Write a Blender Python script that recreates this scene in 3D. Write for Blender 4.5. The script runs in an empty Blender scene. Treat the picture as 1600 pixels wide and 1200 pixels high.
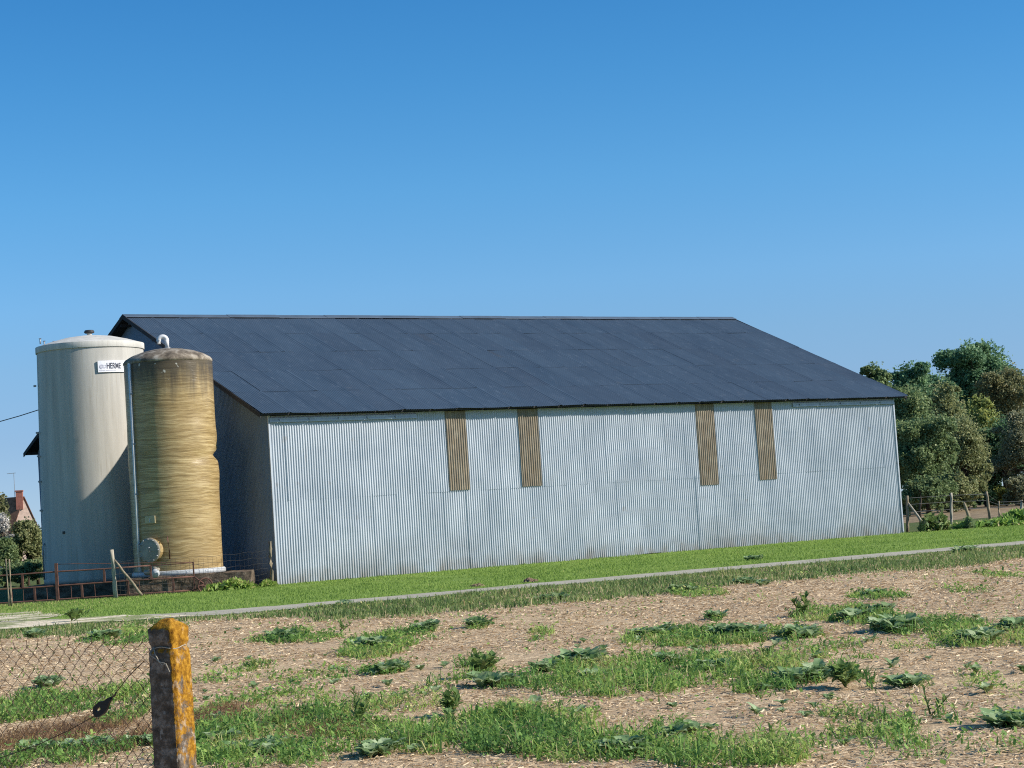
import bpy, bmesh, math, random
import numpy as np
from mathutils import Vector, Matrix, Quaternion

rng = np.random.default_rng(7)
random.seed(7)
scene = bpy.context.scene
C = scene.collection
R = math.radians

# ------------------------------------------------------------------ camera
ZC = 1.41
FPX, PITCH, ROLL = 3111.3, 0.0660, -0.0651
F_ = np.array([0, math.cos(PITCH), math.sin(PITCH)])
R0 = np.array([1.0, 0, 0]); U0 = np.cross(R0, F_)
R_ = math.cos(ROLL) * R0 + math.sin(ROLL) * U0
U_ = -math.sin(ROLL) * R0 + math.cos(ROLL) * U0
cam_d = bpy.data.cameras.new("camera"); cam = bpy.data.objects.new("camera", cam_d); C.objects.link(cam)
cam_d.sensor_width = 36.0; cam_d.lens = FPX / 1600 * 36.0
cam_d.clip_start = 0.1; cam_d.clip_end = 3000
M = Matrix(((R_[0], U_[0], -F_[0], 0), (R_[1], U_[1], -F_[1], 0), (R_[2], U_[2], -F_[2], ZC), (0, 0, 0, 1)))
cam.matrix_world = M
scene.camera = cam


def ray(x, y):
    return F_ + R_ * (x - 800) / FPX - U_ * (y - 600) / FPX


def at(x, y, D):                       # world point at survey direction (x, y), D metres ahead
    v = ray(x, y); P = v * (D / v[1]); P = P + np.array([0, 0, ZC]); return P


def ground(x, y, z=0.0):               # where that direction meets the ground
    v = ray(x, y); t = (z - ZC) / v[2]; P = v * t + np.array([0, 0, ZC]); P[2] = z; return P


# ------------------------------------------------------------------ world / light
SUN_EL, SUN_AZ = R(30), R(-10)         # azimuth counted from +X
SD = Vector((math.cos(SUN_EL) * math.cos(SUN_AZ), math.cos(SUN_EL) * math.sin(SUN_AZ), math.sin(SUN_EL)))
world = bpy.data.worlds.new("World"); scene.world = world; world.use_nodes = True
nt = world.node_tree
bg = nt.nodes["Background"]
sky = nt.nodes.new("ShaderNodeTexSky"); sky.sky_type = 'NISHITA'; sky.sun_disc = False
sky.sun_elevation = SUN_EL; sky.sun_rotation = R(100)
sky.altitude = 0; sky.air_density = 1.0; sky.dust_density = 0.15; sky.ozone_density = 3.0
tcw = nt.nodes.new("ShaderNodeTexCoord"); mpw = nt.nodes.new("ShaderNodeMapping"); mpw.vector_type = 'POINT'
mpw.inputs['Location'].default_value = (0, 0, 0.085)      # very clear air: no pale band down at the horizon
nrw = nt.nodes.new("ShaderNodeVectorMath"); nrw.operation = 'NORMALIZE'
nt.links.new(tcw.outputs['Generated'], mpw.inputs['Vector']); nt.links.new(mpw.outputs[0], nrw.inputs[0]); nt.links.new(nrw.outputs[0], sky.inputs['Vector'])
hs = nt.nodes.new("ShaderNodeHueSaturation"); hs.inputs['Saturation'].default_value = 1.33
nt.links.new(sky.outputs[0], hs.inputs['Color']); # elevation tint: warms, dims low sky, deep blue above, overhead whitened to neutralise fill light
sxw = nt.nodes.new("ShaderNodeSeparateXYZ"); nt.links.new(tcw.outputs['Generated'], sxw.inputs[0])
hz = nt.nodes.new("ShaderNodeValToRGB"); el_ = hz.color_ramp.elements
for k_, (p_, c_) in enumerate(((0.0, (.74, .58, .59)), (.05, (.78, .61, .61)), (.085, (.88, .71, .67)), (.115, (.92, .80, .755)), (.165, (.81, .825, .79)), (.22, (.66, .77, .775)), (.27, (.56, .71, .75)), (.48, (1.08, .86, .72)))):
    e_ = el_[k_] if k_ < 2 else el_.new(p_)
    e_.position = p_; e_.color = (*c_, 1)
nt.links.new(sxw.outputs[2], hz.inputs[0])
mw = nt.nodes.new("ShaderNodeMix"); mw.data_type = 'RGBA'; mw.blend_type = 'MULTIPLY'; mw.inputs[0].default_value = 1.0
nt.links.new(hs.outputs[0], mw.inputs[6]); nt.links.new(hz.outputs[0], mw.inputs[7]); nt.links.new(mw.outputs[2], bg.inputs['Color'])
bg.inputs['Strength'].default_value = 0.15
sl = bpy.data.lights.new("sun", 'SUN'); sun = bpy.data.objects.new("sun", sl); C.objects.link(sun)
sl.energy = 4.9; sl.angle = R(0.53); sl.color = (1.0, 0.93, 0.82)
sun.rotation_mode = 'QUATERNION'; sun.rotation_quaternion = SD.to_track_quat('Z', 'Y')
sun.location = (30, -10, 30)
scene.view_settings.view_transform = 'Standard'; scene.view_settings.look = 'None'
scene.view_settings.exposure = 0.5; scene.view_settings.gamma = 1.0
scene.render.engine = 'CYCLES'
scene.cycles.max_bounces = 6; scene.cycles.diffuse_bounces = 3; scene.cycles.transmission_bounces = 3
scene.cycles.filter_width = 1.1
scene.cycles.use_denoising = False
try:
    scene.cycles.denoiser = 'OPENIMAGEDENOISE'
except Exception:
    pass


# ------------------------------------------------------------------ object helpers
def link(o, parent=None):
    C.objects.link(o)
    if parent is not None:
        o.parent = parent
    return o


def tag(o, label=None, cat=None, group=None, kind=None):
    if label: o['label'] = label
    if cat: o['category'] = cat
    if group: o['group'] = group
    if kind: o['kind'] = kind
    return o


def thing(name, label, cat, loc=(0, 0, 0), rotz=0.0, group=None):
    o = bpy.data.objects.new(name, None); C.objects.link(o)
    o.empty_display_size = 0.2
    o.location = tuple(loc); o.rotation_euler = (0, 0, rotz)
    return tag(o, label, cat, group)


def np_mesh(name, V, faces, mat, parent=None, attrs=None, smooth=False, loc=None):
    """faces: (n,k) int array (all the same size) or a list of such arrays."""
    V = np.asarray(V, dtype=np.float32)
    fl = faces if isinstance(faces, list) else [faces]
    fl = [np.asarray(f, dtype=np.int32) for f in fl if len(f)]
    me = bpy.data.meshes.new(name)
    me.vertices.add(len(V)); me.vertices.foreach_set("co", V.ravel())
    loops = np.concatenate([f.ravel() for f in fl])
    sizes = np.concatenate([np.full(len(f), f.shape[1], dtype=np.int32) for f in fl])
    starts = np.concatenate([[0], np.cumsum(sizes)[:-1]]).astype(np.int32)
    me.loops.add(len(loops)); me.loops.foreach_set("vertex_index", loops)
    me.polygons.add(len(sizes)); me.polygons.foreach_set("loop_start", starts)
    try:
        me.polygons.foreach_set("loop_total", sizes)
    except Exception:
        pass
    me.update(calc_edges=True)
    if smooth:
        me.polygons.foreach_set("use_smooth", np.ones(len(sizes), dtype=bool))
    for k, a in (attrs or {}).items():
        at_ = me.attributes.new(k, 'FLOAT', 'POINT'); at_.data.foreach_set("value", np.asarray(a, dtype=np.float32))
    me.validate()
    if mat: me.materials.append(mat)
    o = bpy.data.objects.new(name, me)
    if loc is not None: o.location = tuple(loc)
    return link(o, parent)


class MB:
    """collects simple shapes into one mesh"""
    def __init__(s): s.bm = bmesh.new()

    def quad(s, *p):
        s.bm.faces.new([s.bm.verts.new(tuple(q)) for q in p]); return s

    def box(s, c, size, rot=None, bevel=0.0):
        r = bmesh.ops.create_cube(s.bm, size=1.0); vs = r['verts']
        m = Matrix.Translation(Vector(tuple(c))) @ (rot.to_4x4() if rot is not None else Matrix.Identity(4)) @ Matrix.Diagonal((size[0], size[1], size[2], 1))
        if bevel:
            m2 = Matrix.Diagonal((size[0], size[1], size[2], 1))
            bmesh.ops.transform(s.bm, matrix=m2, verts=vs)
            es = list({e for v in vs for e in v.link_edges})
            rb = bmesh.ops.bevel(s.bm, geom=es, offset=bevel, segments=2, affect='EDGES', profile=0.6)
            vs = list({v for f in rb['faces'] for v in f.verts} | {v for v in vs if v.is_valid})
            vs = list({v for v in vs} | {w for v in vs for e in v.link_edges for w in e.verts})
            m = Matrix.Translation(Vector(tuple(c))) @ (rot.to_4x4() if rot is not None else Matrix.Identity(4))
        bmesh.ops.transform(s.bm, matrix=m, verts=vs)
        return s

    def tube(s, pts, r, n=8, cap=True, radii=None):
        pts = [Vector(tuple(p)) for p in pts]; rings = []
        up = Vector((0, 0, 1))
        for i, p in enumerate(pts):
            a = pts[max(i - 1, 0)]; b = pts[min(i + 1, len(pts) - 1)]
            t = (b - a).normalized()
            x = t.cross(up)
            if x.length < 1e-3: x = t.cross(Vector((0, 1, 0)))
            x.normalize(); y = t.cross(x)
            rr = radii[i] if radii else r
            rings.append([s.bm.verts.new(p + x * math.cos(2 * math.pi * k / n) * rr + y * math.sin(2 * math.pi * k / n) * rr) for k in range(n)])
        for a, b in zip(rings, rings[1:]):
            for k in range(n):
                f = s.bm.faces.new((a[k], a[(k + 1) % n], b[(k + 1) % n], b[k])); f.smooth = n > 5
        if cap:
            s.bm.faces.new(rings[0]); s.bm.faces.new(list(reversed(rings[-1])))
        return s

    def lathe(s, prof, n=48, axis=(0, 0), smooth=True, close=True):
        rings = []
        for r, z in prof:
            if r < 1e-4:
                rings.append([s.bm.verts.new((axis[0], axis[1], z))])
            else:
                rings.append([s.bm.verts.new((axis[0] + r * math.cos(2 * math.pi * k / n), axis[1] + r * math.sin(2 * math.pi * k / n), z)) for k in range(n)])
        for a, b in zip(rings, rings[1:]):
            for k in range(n):
                k2 = (k + 1) % n
                if len(a) == 1 and len(b) == 1: continue
                if len(a) == 1: f = s.bm.faces.new((a[0], b[k2], b[k]))
                elif len(b) == 1: f = s.bm.faces.new((a[k], a[k2], b[0]))
                else: f = s.bm.faces.new((a[k], a[k2], b[k2], b[k]))
                f.smooth = smooth
        return s

    def xf(s, m):
        bmesh.ops.transform(s.bm, matrix=m, verts=s.bm.verts[:]); return s

    def build(s, name, mat, parent=None):
        bmesh.ops.recalc_face_normals(s.bm, faces=s.bm.faces[:])
        me = bpy.data.meshes.new(name); s.bm.to_mesh(me); s.bm.free()
        if mat: me.materials.append(mat)
        return link(bpy.data.objects.new(name, me), parent)


_perm = rng.random((256, 256))


def vnoise(x, y):
    """smooth 2-D value noise in 0..1"""
    xi = np.floor(x).astype(int); yi = np.floor(y).astype(int)
    fx = x - xi; fy = y - yi
    fx = fx * fx * (3 - 2 * fx); fy = fy * fy * (3 - 2 * fy)
    g = lambda a, b: _perm[a % 256, b % 256]
    return (g(xi, yi) * (1 - fx) + g(xi + 1, yi) * fx) * (1 - fy) + (g(xi, yi + 1) * (1 - fx) + g(xi + 1, yi + 1) * fx) * fy


def fbm(x, y, o=3):
    s = 0; a = 0.5; t = 0
    for i in range(o):
        s = s + a * vnoise(x * 2 ** i + 17.3 * i, y * 2 ** i + 5.1 * i); t += a; a *= 0.5
    return s / t


# ------------------------------------------------------------------ materials
class Mat:
    def __init__(s, name, rough=0.8, metal=0.0, spec=0.3):
        s.m = bpy.data.materials.new(name); s.m.use_nodes = True
        s.nt = s.m.node_tree; s.b = s.nt.nodes["Principled BSDF"]
        s.b.inputs['Roughness'].default_value = rough; s.b.inputs['Metallic'].default_value = metal
        s.b.inputs['Specular IOR Level'].default_value = spec

    def N(s, t, **k):
        n = s.nt.nodes.new(t)
        for a, v in k.items(): setattr(n, a, v)
        return n

    def L(s, a, b): s.nt.links.new(a, b)

    def coords(s, scale=(1, 1, 1), kind='Object', rot=(0, 0, 0)):
        if kind == 'World':
            src = s.N("ShaderNodeNewGeometry").outputs['Position']
        else:
            src = s.N("ShaderNodeTexCoord").outputs[kind]
        mp = s.N("ShaderNodeMapping"); mp.inputs['Scale'].default_value = scale; mp.inputs['Rotation'].default_value = rot
        s.L(src, mp.inputs['Vector']); return mp.outputs[0]

    def noise(s, scale, detail=4, rough=0.55, vec=None, dist=0.0):
        n = s.N("ShaderNodeTexNoise"); n.inputs['Scale'].default_value = scale; n.inputs['Detail'].default_value = detail
        n.inputs['Roughness'].default_value = rough; n.inputs['Distortion'].default_value = dist
        if vec is not None: s.L(vec, n.inputs['Vector'])
        return n.outputs['Fac']

    def voro(s, scale, vec=None, feat='F1'):
        n = s.N("ShaderNodeTexVoronoi"); n.feature = feat; n.inputs['Scale'].default_value = scale
        if vec is not None: s.L(vec, n.inputs['Vector'])
        return n

    def ramp(s, fac, stops, interp='LINEAR'):
        r = s.N("ShaderNodeValToRGB"); r.color_ramp.interpolation = interp
        e = r.color_ramp.elements
        while len(e) < len(stops): e.new(0.5)
        for i, (p, c) in enumerate(stops):
            e[i].position = p
            e[i].color = (*c, 1) if isinstance(c, tuple) else (c, c, c, 1)
        s.L(fac, r.inputs[0]); return r.outputs[0]

    def mix(s, fac, a, b, mode='MIX'):
        n = s.N("ShaderNodeMix", data_type='RGBA', blend_type=mode)
        for v, i in ((fac, 0), (a, 6), (b, 7)):
            if isinstance(v, (int, float)): n.inputs[i].default_value = v
            elif isinstance(v, tuple): n.inputs[i].default_value = (*v, 1)
            else: s.L(v, n.inputs[i])
        return n.outputs[2]

    def math(s, op, a, b=0.0):
        n = s.N("ShaderNodeMath", operation=op)
        for v, i in ((a, 0), (b, 1)):
            if isinstance(v, (int, float)): n.inputs[i].default_value = v
            else: s.L(v, n.inputs[i])
        return n.outputs[0]

    def color(s, c):
        if isinstance(c, tuple): s.b.inputs['Base Color'].default_value = (*c, 1)
        else: s.L(c, s.b.inputs['Base Color'])
        return s

    def rough(s, r): s.L(r, s.b.inputs['Roughness']); return s

    def bump(s, h, strength=0.3, dist=0.01):
        n = s.N("ShaderNodeBump"); n.inputs['Strength'].default_value = strength; n.inputs['Distance'].default_value = dist
        s.L(h, n.inputs['Height']); s.L(n.outputs[0], s.b.inputs['Normal']); return s

    def attr(s, name):
        n = s.N("ShaderNodeAttribute"); n.attribute_name = name; return n.outputs['Fac']

    def leaf(s, trans=0.35):
        """mix in translucency for thin leaves"""
        out = s.nt.nodes["Material Output"]
        t = s.N("ShaderNodeBsdfTranslucent"); mx = s.N("ShaderNodeMixShader"); mx.inputs[0].default_value = trans
        src = s.b.inputs['Base Color']
        if src.is_linked: s.L(src.links[0].from_socket, t.inputs[0])
        else: t.inputs[0].default_value = src.default_value
        s.L(s.b.outputs[0], mx.inputs[1]); s.L(t.outputs[0], mx.inputs[2]); s.L(mx.outputs[0], out.inputs[0]); return s


MT = {}


def simple(name, col, rough=0.7, metal=0.0, var=0.25, scale=6.0, spec=0.3, bump=0.15, stretch=(1, 1, 1)):
    m = Mat(name, rough, metal, spec)
    v = m.coords(stretch)
    n = m.noise(scale, 5, 0.6, v)
    lo = tuple(c * (1 - var) for c in col); hi = tuple(min(1, c * (1 + var)) for c in col)
    m.color(m.ramp(n, [(0.3, lo), (0.7, hi)]))
    if bump: m.bump(m.noise(scale * 5, 4, 0.6, v), bump, 0.004)
    MT[name] = m.m; return m.m


def mat_galva(name, base, dark, dirt=True):
    m = Mat(name, 0.5, 0.15, 0.4)
    v = m.coords()
    n1 = m.noise(1.1, 5, 0.6, m.coords((1, 1, 0.6)))
    n2 = m.noise(9, 4, 0.6, m.coords((1, 1, 0.12)))
    c = m.mix(m.ramp(n1, [(0.35, 0.0), (0.7, 1.0)]), dark, base)
    c = m.mix(m.math('MULTIPLY', m.ramp(n2, [(0.5, 0.0), (0.75, 1.0)]), 0.35), c, tuple(x * 0.72 for x in base))
    if dirt:
        sx = m.N("ShaderNodeSeparateXYZ"); m.L(v, sx.inputs[0])
        base_m = m.math('MULTIPLY', m.math('MAXIMUM', m.math('SUBTRACT', 1.0, m.math('DIVIDE', sx.outputs[2], 0.42)), 0.0), m.ramp(m.noise(2.2, 5, 0.7, m.coords((1, 1, 0.5))), [(0.36, 0.0), (0.62, 1.0)]))
        c = m.mix(m.math('MULTIPLY', base_m, 0.75), c, (0.20, 0.165, 0.13))
        h = m.math('SUBTRACT', 1.0, m.math('DIVIDE', sx.outputs[2], 1.1))
        h = m.math('MULTIPLY', m.math('MAXIMUM', h, 0.0), m.ramp(m.noise(0.55, 5, 0.65, v), [(0.42, 0.0), (0.62, 1.0)]))
        c = m.mix(m.math('MULTIPLY', h, 0.55), c, (0.19, 0.18, 0.17))
        rn = m.math('MULTIPLY', m.ramp(m.noise(5, 4, 0.6, m.coords((1.6, 1, 0.10))), [(0.62, 0.0), (0.74, 1.0)]), m.ramp(m.noise(0.7, 4, 0.6, v), [(0.48, 0.0), (0.62, 1.0)]))
        c = m.mix(m.math('MULTIPLY', rn, 0.35), c, (0.27, 0.20, 0.14))
        sp = m.math('MULTIPLY', m.ramp(m.noise(3.3, 3, 0.5, v), [(0.66, 0.0), (0.74, 1.0)]), 0.3)
        c = m.mix(sp, c, (0.25, 0.2, 0.16))
    m.color(c)
    m.rough(m.ramp(n1, [(0.3, 0.38), (0.7, 0.6)]))
    MT[name] = m.m; return m.m


mat_galva("galvanised_sheet", (0.455, 0.495, 0.55), (0.37, 0.41, 0.465))
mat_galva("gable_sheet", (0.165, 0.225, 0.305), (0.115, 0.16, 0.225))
simple("galvanised_rail", (0.34, 0.38, 0.43), 0.5, 0.3, 0.15, 3)


def mat_skylight():
    m = Mat("fibreglass_sheet", 0.5, 0, 0.4)
    n = m.noise(2.5, 5, 0.65, m.coords((1.5, 1.5, 0.8))); n2 = m.noise(18, 4, 0.6, m.coords((1, 1, 0.15)))
    c = m.ramp(n, [(0.3, (0.145, 0.118, 0.088)), (0.55, (0.235, 0.198, 0.150)), (0.75, (0.385, 0.335, 0.255))])
    c = m.mix(m.math('MULTIPLY', m.ramp(n2, [(0.45, 0.0), (0.7, 1.0)]), 0.6), c, (0.22, 0.15, 0.08))
    m.color(c); MT["fibreglass_sheet"] = m.m


mat_skylight()


def mat_roof():
    m = Mat("roof_sheet", 0.52, 0.0, 0.5)
    t = m.attr("tint")
    n = m.noise(0.9, 6, 0.65, m.coords((1, 0.35, 0.35))); n2 = m.noise(7, 5, 0.7, m.coords((1.6, 0.4, 0.4)))
    c = m.ramp(n, [(0.3, (0.030, 0.051, 0.082)), (0.7, (0.050, 0.078, 0.116))])
    c = m.mix(m.math('MULTIPLY', m.ramp(n2, [(0.55, 0.0), (0.75, 1.0)]), 0.8), c, (0.095, 0.126, 0.170))
    c = m.mix(m.ramp(t, [(0.0, 0.0), (1.0, 1.0)]), m.mix(0.28, c, (0.03, 0.037, 0.055)), c)
    st_ = m.ramp(m.noise(3.0, 5, 0.7, m.coords((2.2, 0.16, 0.16))), [(0.5, 0.0), (0.72, 1.0)])
    c = m.mix(m.math('MULTIPLY', st_, 0.5), c, (0.045, 0.062, 0.09))
    sp = m.ramp(m.noise(2.2, 6, 0.75, m.coords()), [(0.62, 0.0), (0.72, 1.0)])
    c = m.mix(m.math('MULTIPLY', sp, 0.45), c, (0.125, 0.13, 0.14))
    m.color(c); m.bump(m.noise(30, 4, 0.6, m.coords()), 0.25, 0.006); MT["roof_sheet"] = m.m


mat_roof()
simple("dark_timber", (0.035, 0.034, 0.036), 0.9, 0, 0.3)
simple("ridge_metal", (0.085, 0.115, 0.155), 0.5, 0.1, 0.2, 2)


def mat_white_tank(name, base):
    m = Mat(name, 0.6, 0, 0.15)
    n = m.noise(1.2, 5, 0.6, m.coords((3.2, 3.2, 0.22)))
    n2 = m.noise(8, 4, 0.65, m.coords((2.0, 2.0, 0.1))); n3 = m.noise(0.8, 4, 0.5, m.coords())
    c = m.ramp(n, [(0.32, tuple(x * 0.72 for x in base)), (0.66, base)])
    c = m.mix(m.math('MULTIPLY', m.ramp(n2, [(0.55, 0.0), (0.8, 1.0)]), 0.7), c, (0.33, 0.29, 0.22))
    c = m.mix(m.math('MULTIPLY', m.ramp(n3, [(0.4, 0.0), (0.7, 1.0)]), 0.25), c, (0.42, 0.40, 0.36))
    m.color(c); m.bump(m.noise(4, 3, 0.5, m.coords()), 0.05, 0.02); MT[name] = m.m


mat_white_tank("cream_fibreglass", (0.50, 0.48, 0.435))
mat_white_tank("weathered_lid", (0.62, 0.60, 0.55))


def mat_yellow_tank():
    m = Mat("wound_fibreglass", 0.30, 0, 0.26)
    v = m.coords()
    w = m.noise(1.6, 3, 0.5, v)
    wv = m.N("ShaderNodeMapping"); wv.inputs['Scale'].default_value = (1.3, 1.3, 48)
    ad = m.N("ShaderNodeVectorMath", operation='ADD')
    cb = m.N("ShaderNodeCombineXYZ"); m.L(m.math('MULTIPLY', w, 0.16), cb.inputs[2])
    m.L(v, ad.inputs[0]); m.L(cb.outputs[0], ad.inputs[1]); m.L(ad.outputs[0], wv.inputs['Vector'])
    s1 = m.noise(1.0, 6, 0.7, wv.outputs[0], 0.25)
    c = m.ramp(s1, [(0.32, (0.13, 0.088, 0.036)), (0.5, (0.31, 0.215, 0.095)), (0.64, (0.50, 0.385, 0.20))])
    w2 = m.N("ShaderNodeMapping"); w2.inputs['Scale'].default_value = (0.8, 0.8, 9); m.L(ad.outputs[0], w2.inputs['Vector'])
    s2 = m.noise(1.0, 5, 0.65, w2.outputs[0], 0.5)
    c = m.mix(m.math('MULTIPLY', m.ramp(s2, [(0.5, 0.0), (0.68, 1.0)]), 0.42), c, (0.58, 0.46, 0.26))
    c = m.mix(m.math('MULTIPLY', m.ramp(s2, [(0.28, 1.0), (0.46, 0.0)]), 0.32), c, (0.17, 0.115, 0.048))
    big = m.noise(0.8, 4, 0.55, m.coords((1, 1, 0.6)))
    c = m.mix(m.math('MULTIPLY', m.ramp(big, [(0.42, 0.0), (0.7, 1.0)]), 0.4), c, (0.22, 0.155, 0.07))
    sx = m.N("ShaderNodeSeparateXYZ"); m.L(v, sx.inputs[0])
    # grime washed down from the dome, of ragged length
    ang = m.noise(2.2, 5, 0.65, m.coords((1.5, 1.5, 0.15)))
    edge = m.math('ADD', m.math('MULTIPLY', sx.outputs[2], 1.0), m.math('MULTIPLY', ang, -1.9))
    st = m.ramp(m.math('ADD', m.math('MULTIPLY', edge, 0.9), -3.62), [(0.05, 0.0), (0.75, 1.0)])
    c = m.mix(m.math('MULTIPLY', st, 0.85), c, (0.050, 0.043, 0.034))
    sp = m.ramp(m.noise(5.5, 2, 0.5, v), [(0.70, 0.0), (0.73, 1.0)])
    hi = m.ramp(m.math('MULTIPLY', sx.outputs[2], 0.1), [(0.50, 0.0), (0.55, 1.0)])
    c = m.mix(m.math('MULTIPLY', sp, m.math('MULTIPLY', hi, 0.8)), c, (0.5, 0.49, 0.44))
    m.color(c)
    m.bump(s1, 0.45, 0.012); MT["wound_fibreglass"] = m.m


mat_yellow_tank()


def mat_dome():
    m = Mat("weathered_dome", 0.7, 0, 0.3)
    n = m.noise(3.5, 6, 0.7, m.coords())
    c = m.ramp(n, [(0.35, (0.065, 0.052, 0.038)), (0.5, (0.19, 0.155, 0.115)), (0.66, (0.40, 0.36, 0.30))])
    m.color(c); m.bump(n, 0.3, 0.01); MT["weathered_dome"] = m.m


mat_dome()
simple("white_pipe", (0.62, 0.62, 0.62), 0.45, 0, 0.12)
simple("white_plastic", (0.44, 0.46, 0.48), 0.4, 0, 0.06)
simple("grey_cover", (0.27, 0.25, 0.21), 0.5, 0, 0.25, 4)
simple("tan_plate", (0.42, 0.36, 0.22), 0.5, 0, 0.2)
simple("grey_metal", (0.28, 0.29, 0.30), 0.5, 0.4, 0.2)
simple("dark_metal", (0.045, 0.047, 0.05), 0.5, 0.2, 0.2)
simple("sign_white", (0.76, 0.76, 0.80), 0.4, 0, 0.04, bump=0)
simple("sign_ink", (0.035, 0.04, 0.06), 0.5, 0, 0.1, bump=0)
simple("sign_grey", (0.50, 0.50, 0.57), 0.5, 0, 0.1, bump=0)
simple("rusty_iron", (0.125, 0.062, 0.047), 0.85, 0.1, 0.4, 8)
simple("rusty_wire", (0.085, 0.055, 0.038), 0.8, 0.3, 0.4, 30, bump=0)
simple("grey_wire", (0.11, 0.11, 0.11), 0.6, 0.4, 0.2, 20, bump=0)
simple("old_wood", (0.23, 0.19, 0.13), 0.9, 0, 0.4, 7, stretch=(4, 4, 0.6))
simple("pale_wood", (0.33, 0.30, 0.24), 0.9, 0, 0.35, 7, stretch=(4, 4, 0.6))
simple("bark", (0.075, 0.058, 0.042), 0.95, 0, 0.4, 9, stretch=(3, 3, 0.6))
simple("black_plastic", (0.008, 0.008, 0.009), 0.45, 0, 0.2, bump=0)
simple("soil", (0.17, 0.115, 0.078), 0.95, 0, 0.5, 25)
simple("brick_red", (0.34, 0.13, 0.095), 0.9, 0, 0.25, 5)
simple("brick_pink", (0.52, 0.38, 0.31), 0.9, 0, 0.25, 3)
simple("roof_tile", (0.24, 0.115, 0.075), 0.9, 0, 0.4, 6)


def mat_rubble():
    m = Mat("rubble_concrete", 0.95, 0, 0.2)
    n = m.noise(5, 6, 0.7, m.coords((1, 1, 1.6))); n2 = m.noise(22, 4, 0.6, m.coords())
    c = m.ramp(n, [(0.3, (0.028, 0.022, 0.018)), (0.5, (0.115, 0.085, 0.06)), (0.72, (0.24, 0.19, 0.14))])
    m.color(c); m.bump(n2, 0.8, 0.02); MT["rubble_concrete"] = m.m


mat_rubble()


def mat_post():
    """old concrete, orange crustose lichen thick on top and thinning downward, with pale grey lichen"""
    m = Mat("lichen_concrete", 0.95, 0, 0.15)
    v = m.coords()
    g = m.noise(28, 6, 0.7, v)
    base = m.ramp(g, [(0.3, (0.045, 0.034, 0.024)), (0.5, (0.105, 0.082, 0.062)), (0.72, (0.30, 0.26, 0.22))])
    sx = m.N("ShaderNodeSeparateXYZ"); m.L(v, sx.inputs[0])
    ln = m.noise(16, 6, 0.72, v, 0.4)
    k = m.math('ADD', ln, m.math('MULTIPLY', m.math('SUBTRACT', sx.outputs[2], 0.78), 0.32))
    # lichen prefers the sunny sides (+x) and the top of the post
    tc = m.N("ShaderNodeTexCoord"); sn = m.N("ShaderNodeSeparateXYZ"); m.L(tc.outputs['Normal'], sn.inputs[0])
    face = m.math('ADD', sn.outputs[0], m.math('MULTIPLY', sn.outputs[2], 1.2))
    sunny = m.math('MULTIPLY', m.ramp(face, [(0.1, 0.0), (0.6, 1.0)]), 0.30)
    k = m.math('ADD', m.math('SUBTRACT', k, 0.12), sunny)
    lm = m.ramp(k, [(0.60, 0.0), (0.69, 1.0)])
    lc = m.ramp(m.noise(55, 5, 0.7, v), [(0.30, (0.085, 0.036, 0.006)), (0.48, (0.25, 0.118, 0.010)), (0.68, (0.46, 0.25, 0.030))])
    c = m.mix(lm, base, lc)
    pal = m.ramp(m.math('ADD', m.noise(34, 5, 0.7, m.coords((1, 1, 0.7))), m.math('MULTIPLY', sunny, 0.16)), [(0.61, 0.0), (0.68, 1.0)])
    low = m.ramp(m.math('MULTIPLY', sx.outputs[2], 0.8), [(0.2, 1.0), (0.86, 0.15)])
    c = m.mix(m.math('MULTIPLY', pal, m.math('MULTIPLY', low, 0.8)), c, (0.50, 0.47, 0.42))
    m.color(c); m.bump(m.math('ADD', g, m.math('MULTIPLY', ln, 1.5)), 0.9, 0.006); MT["lichen_concrete"] = m.m


mat_post()


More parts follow.
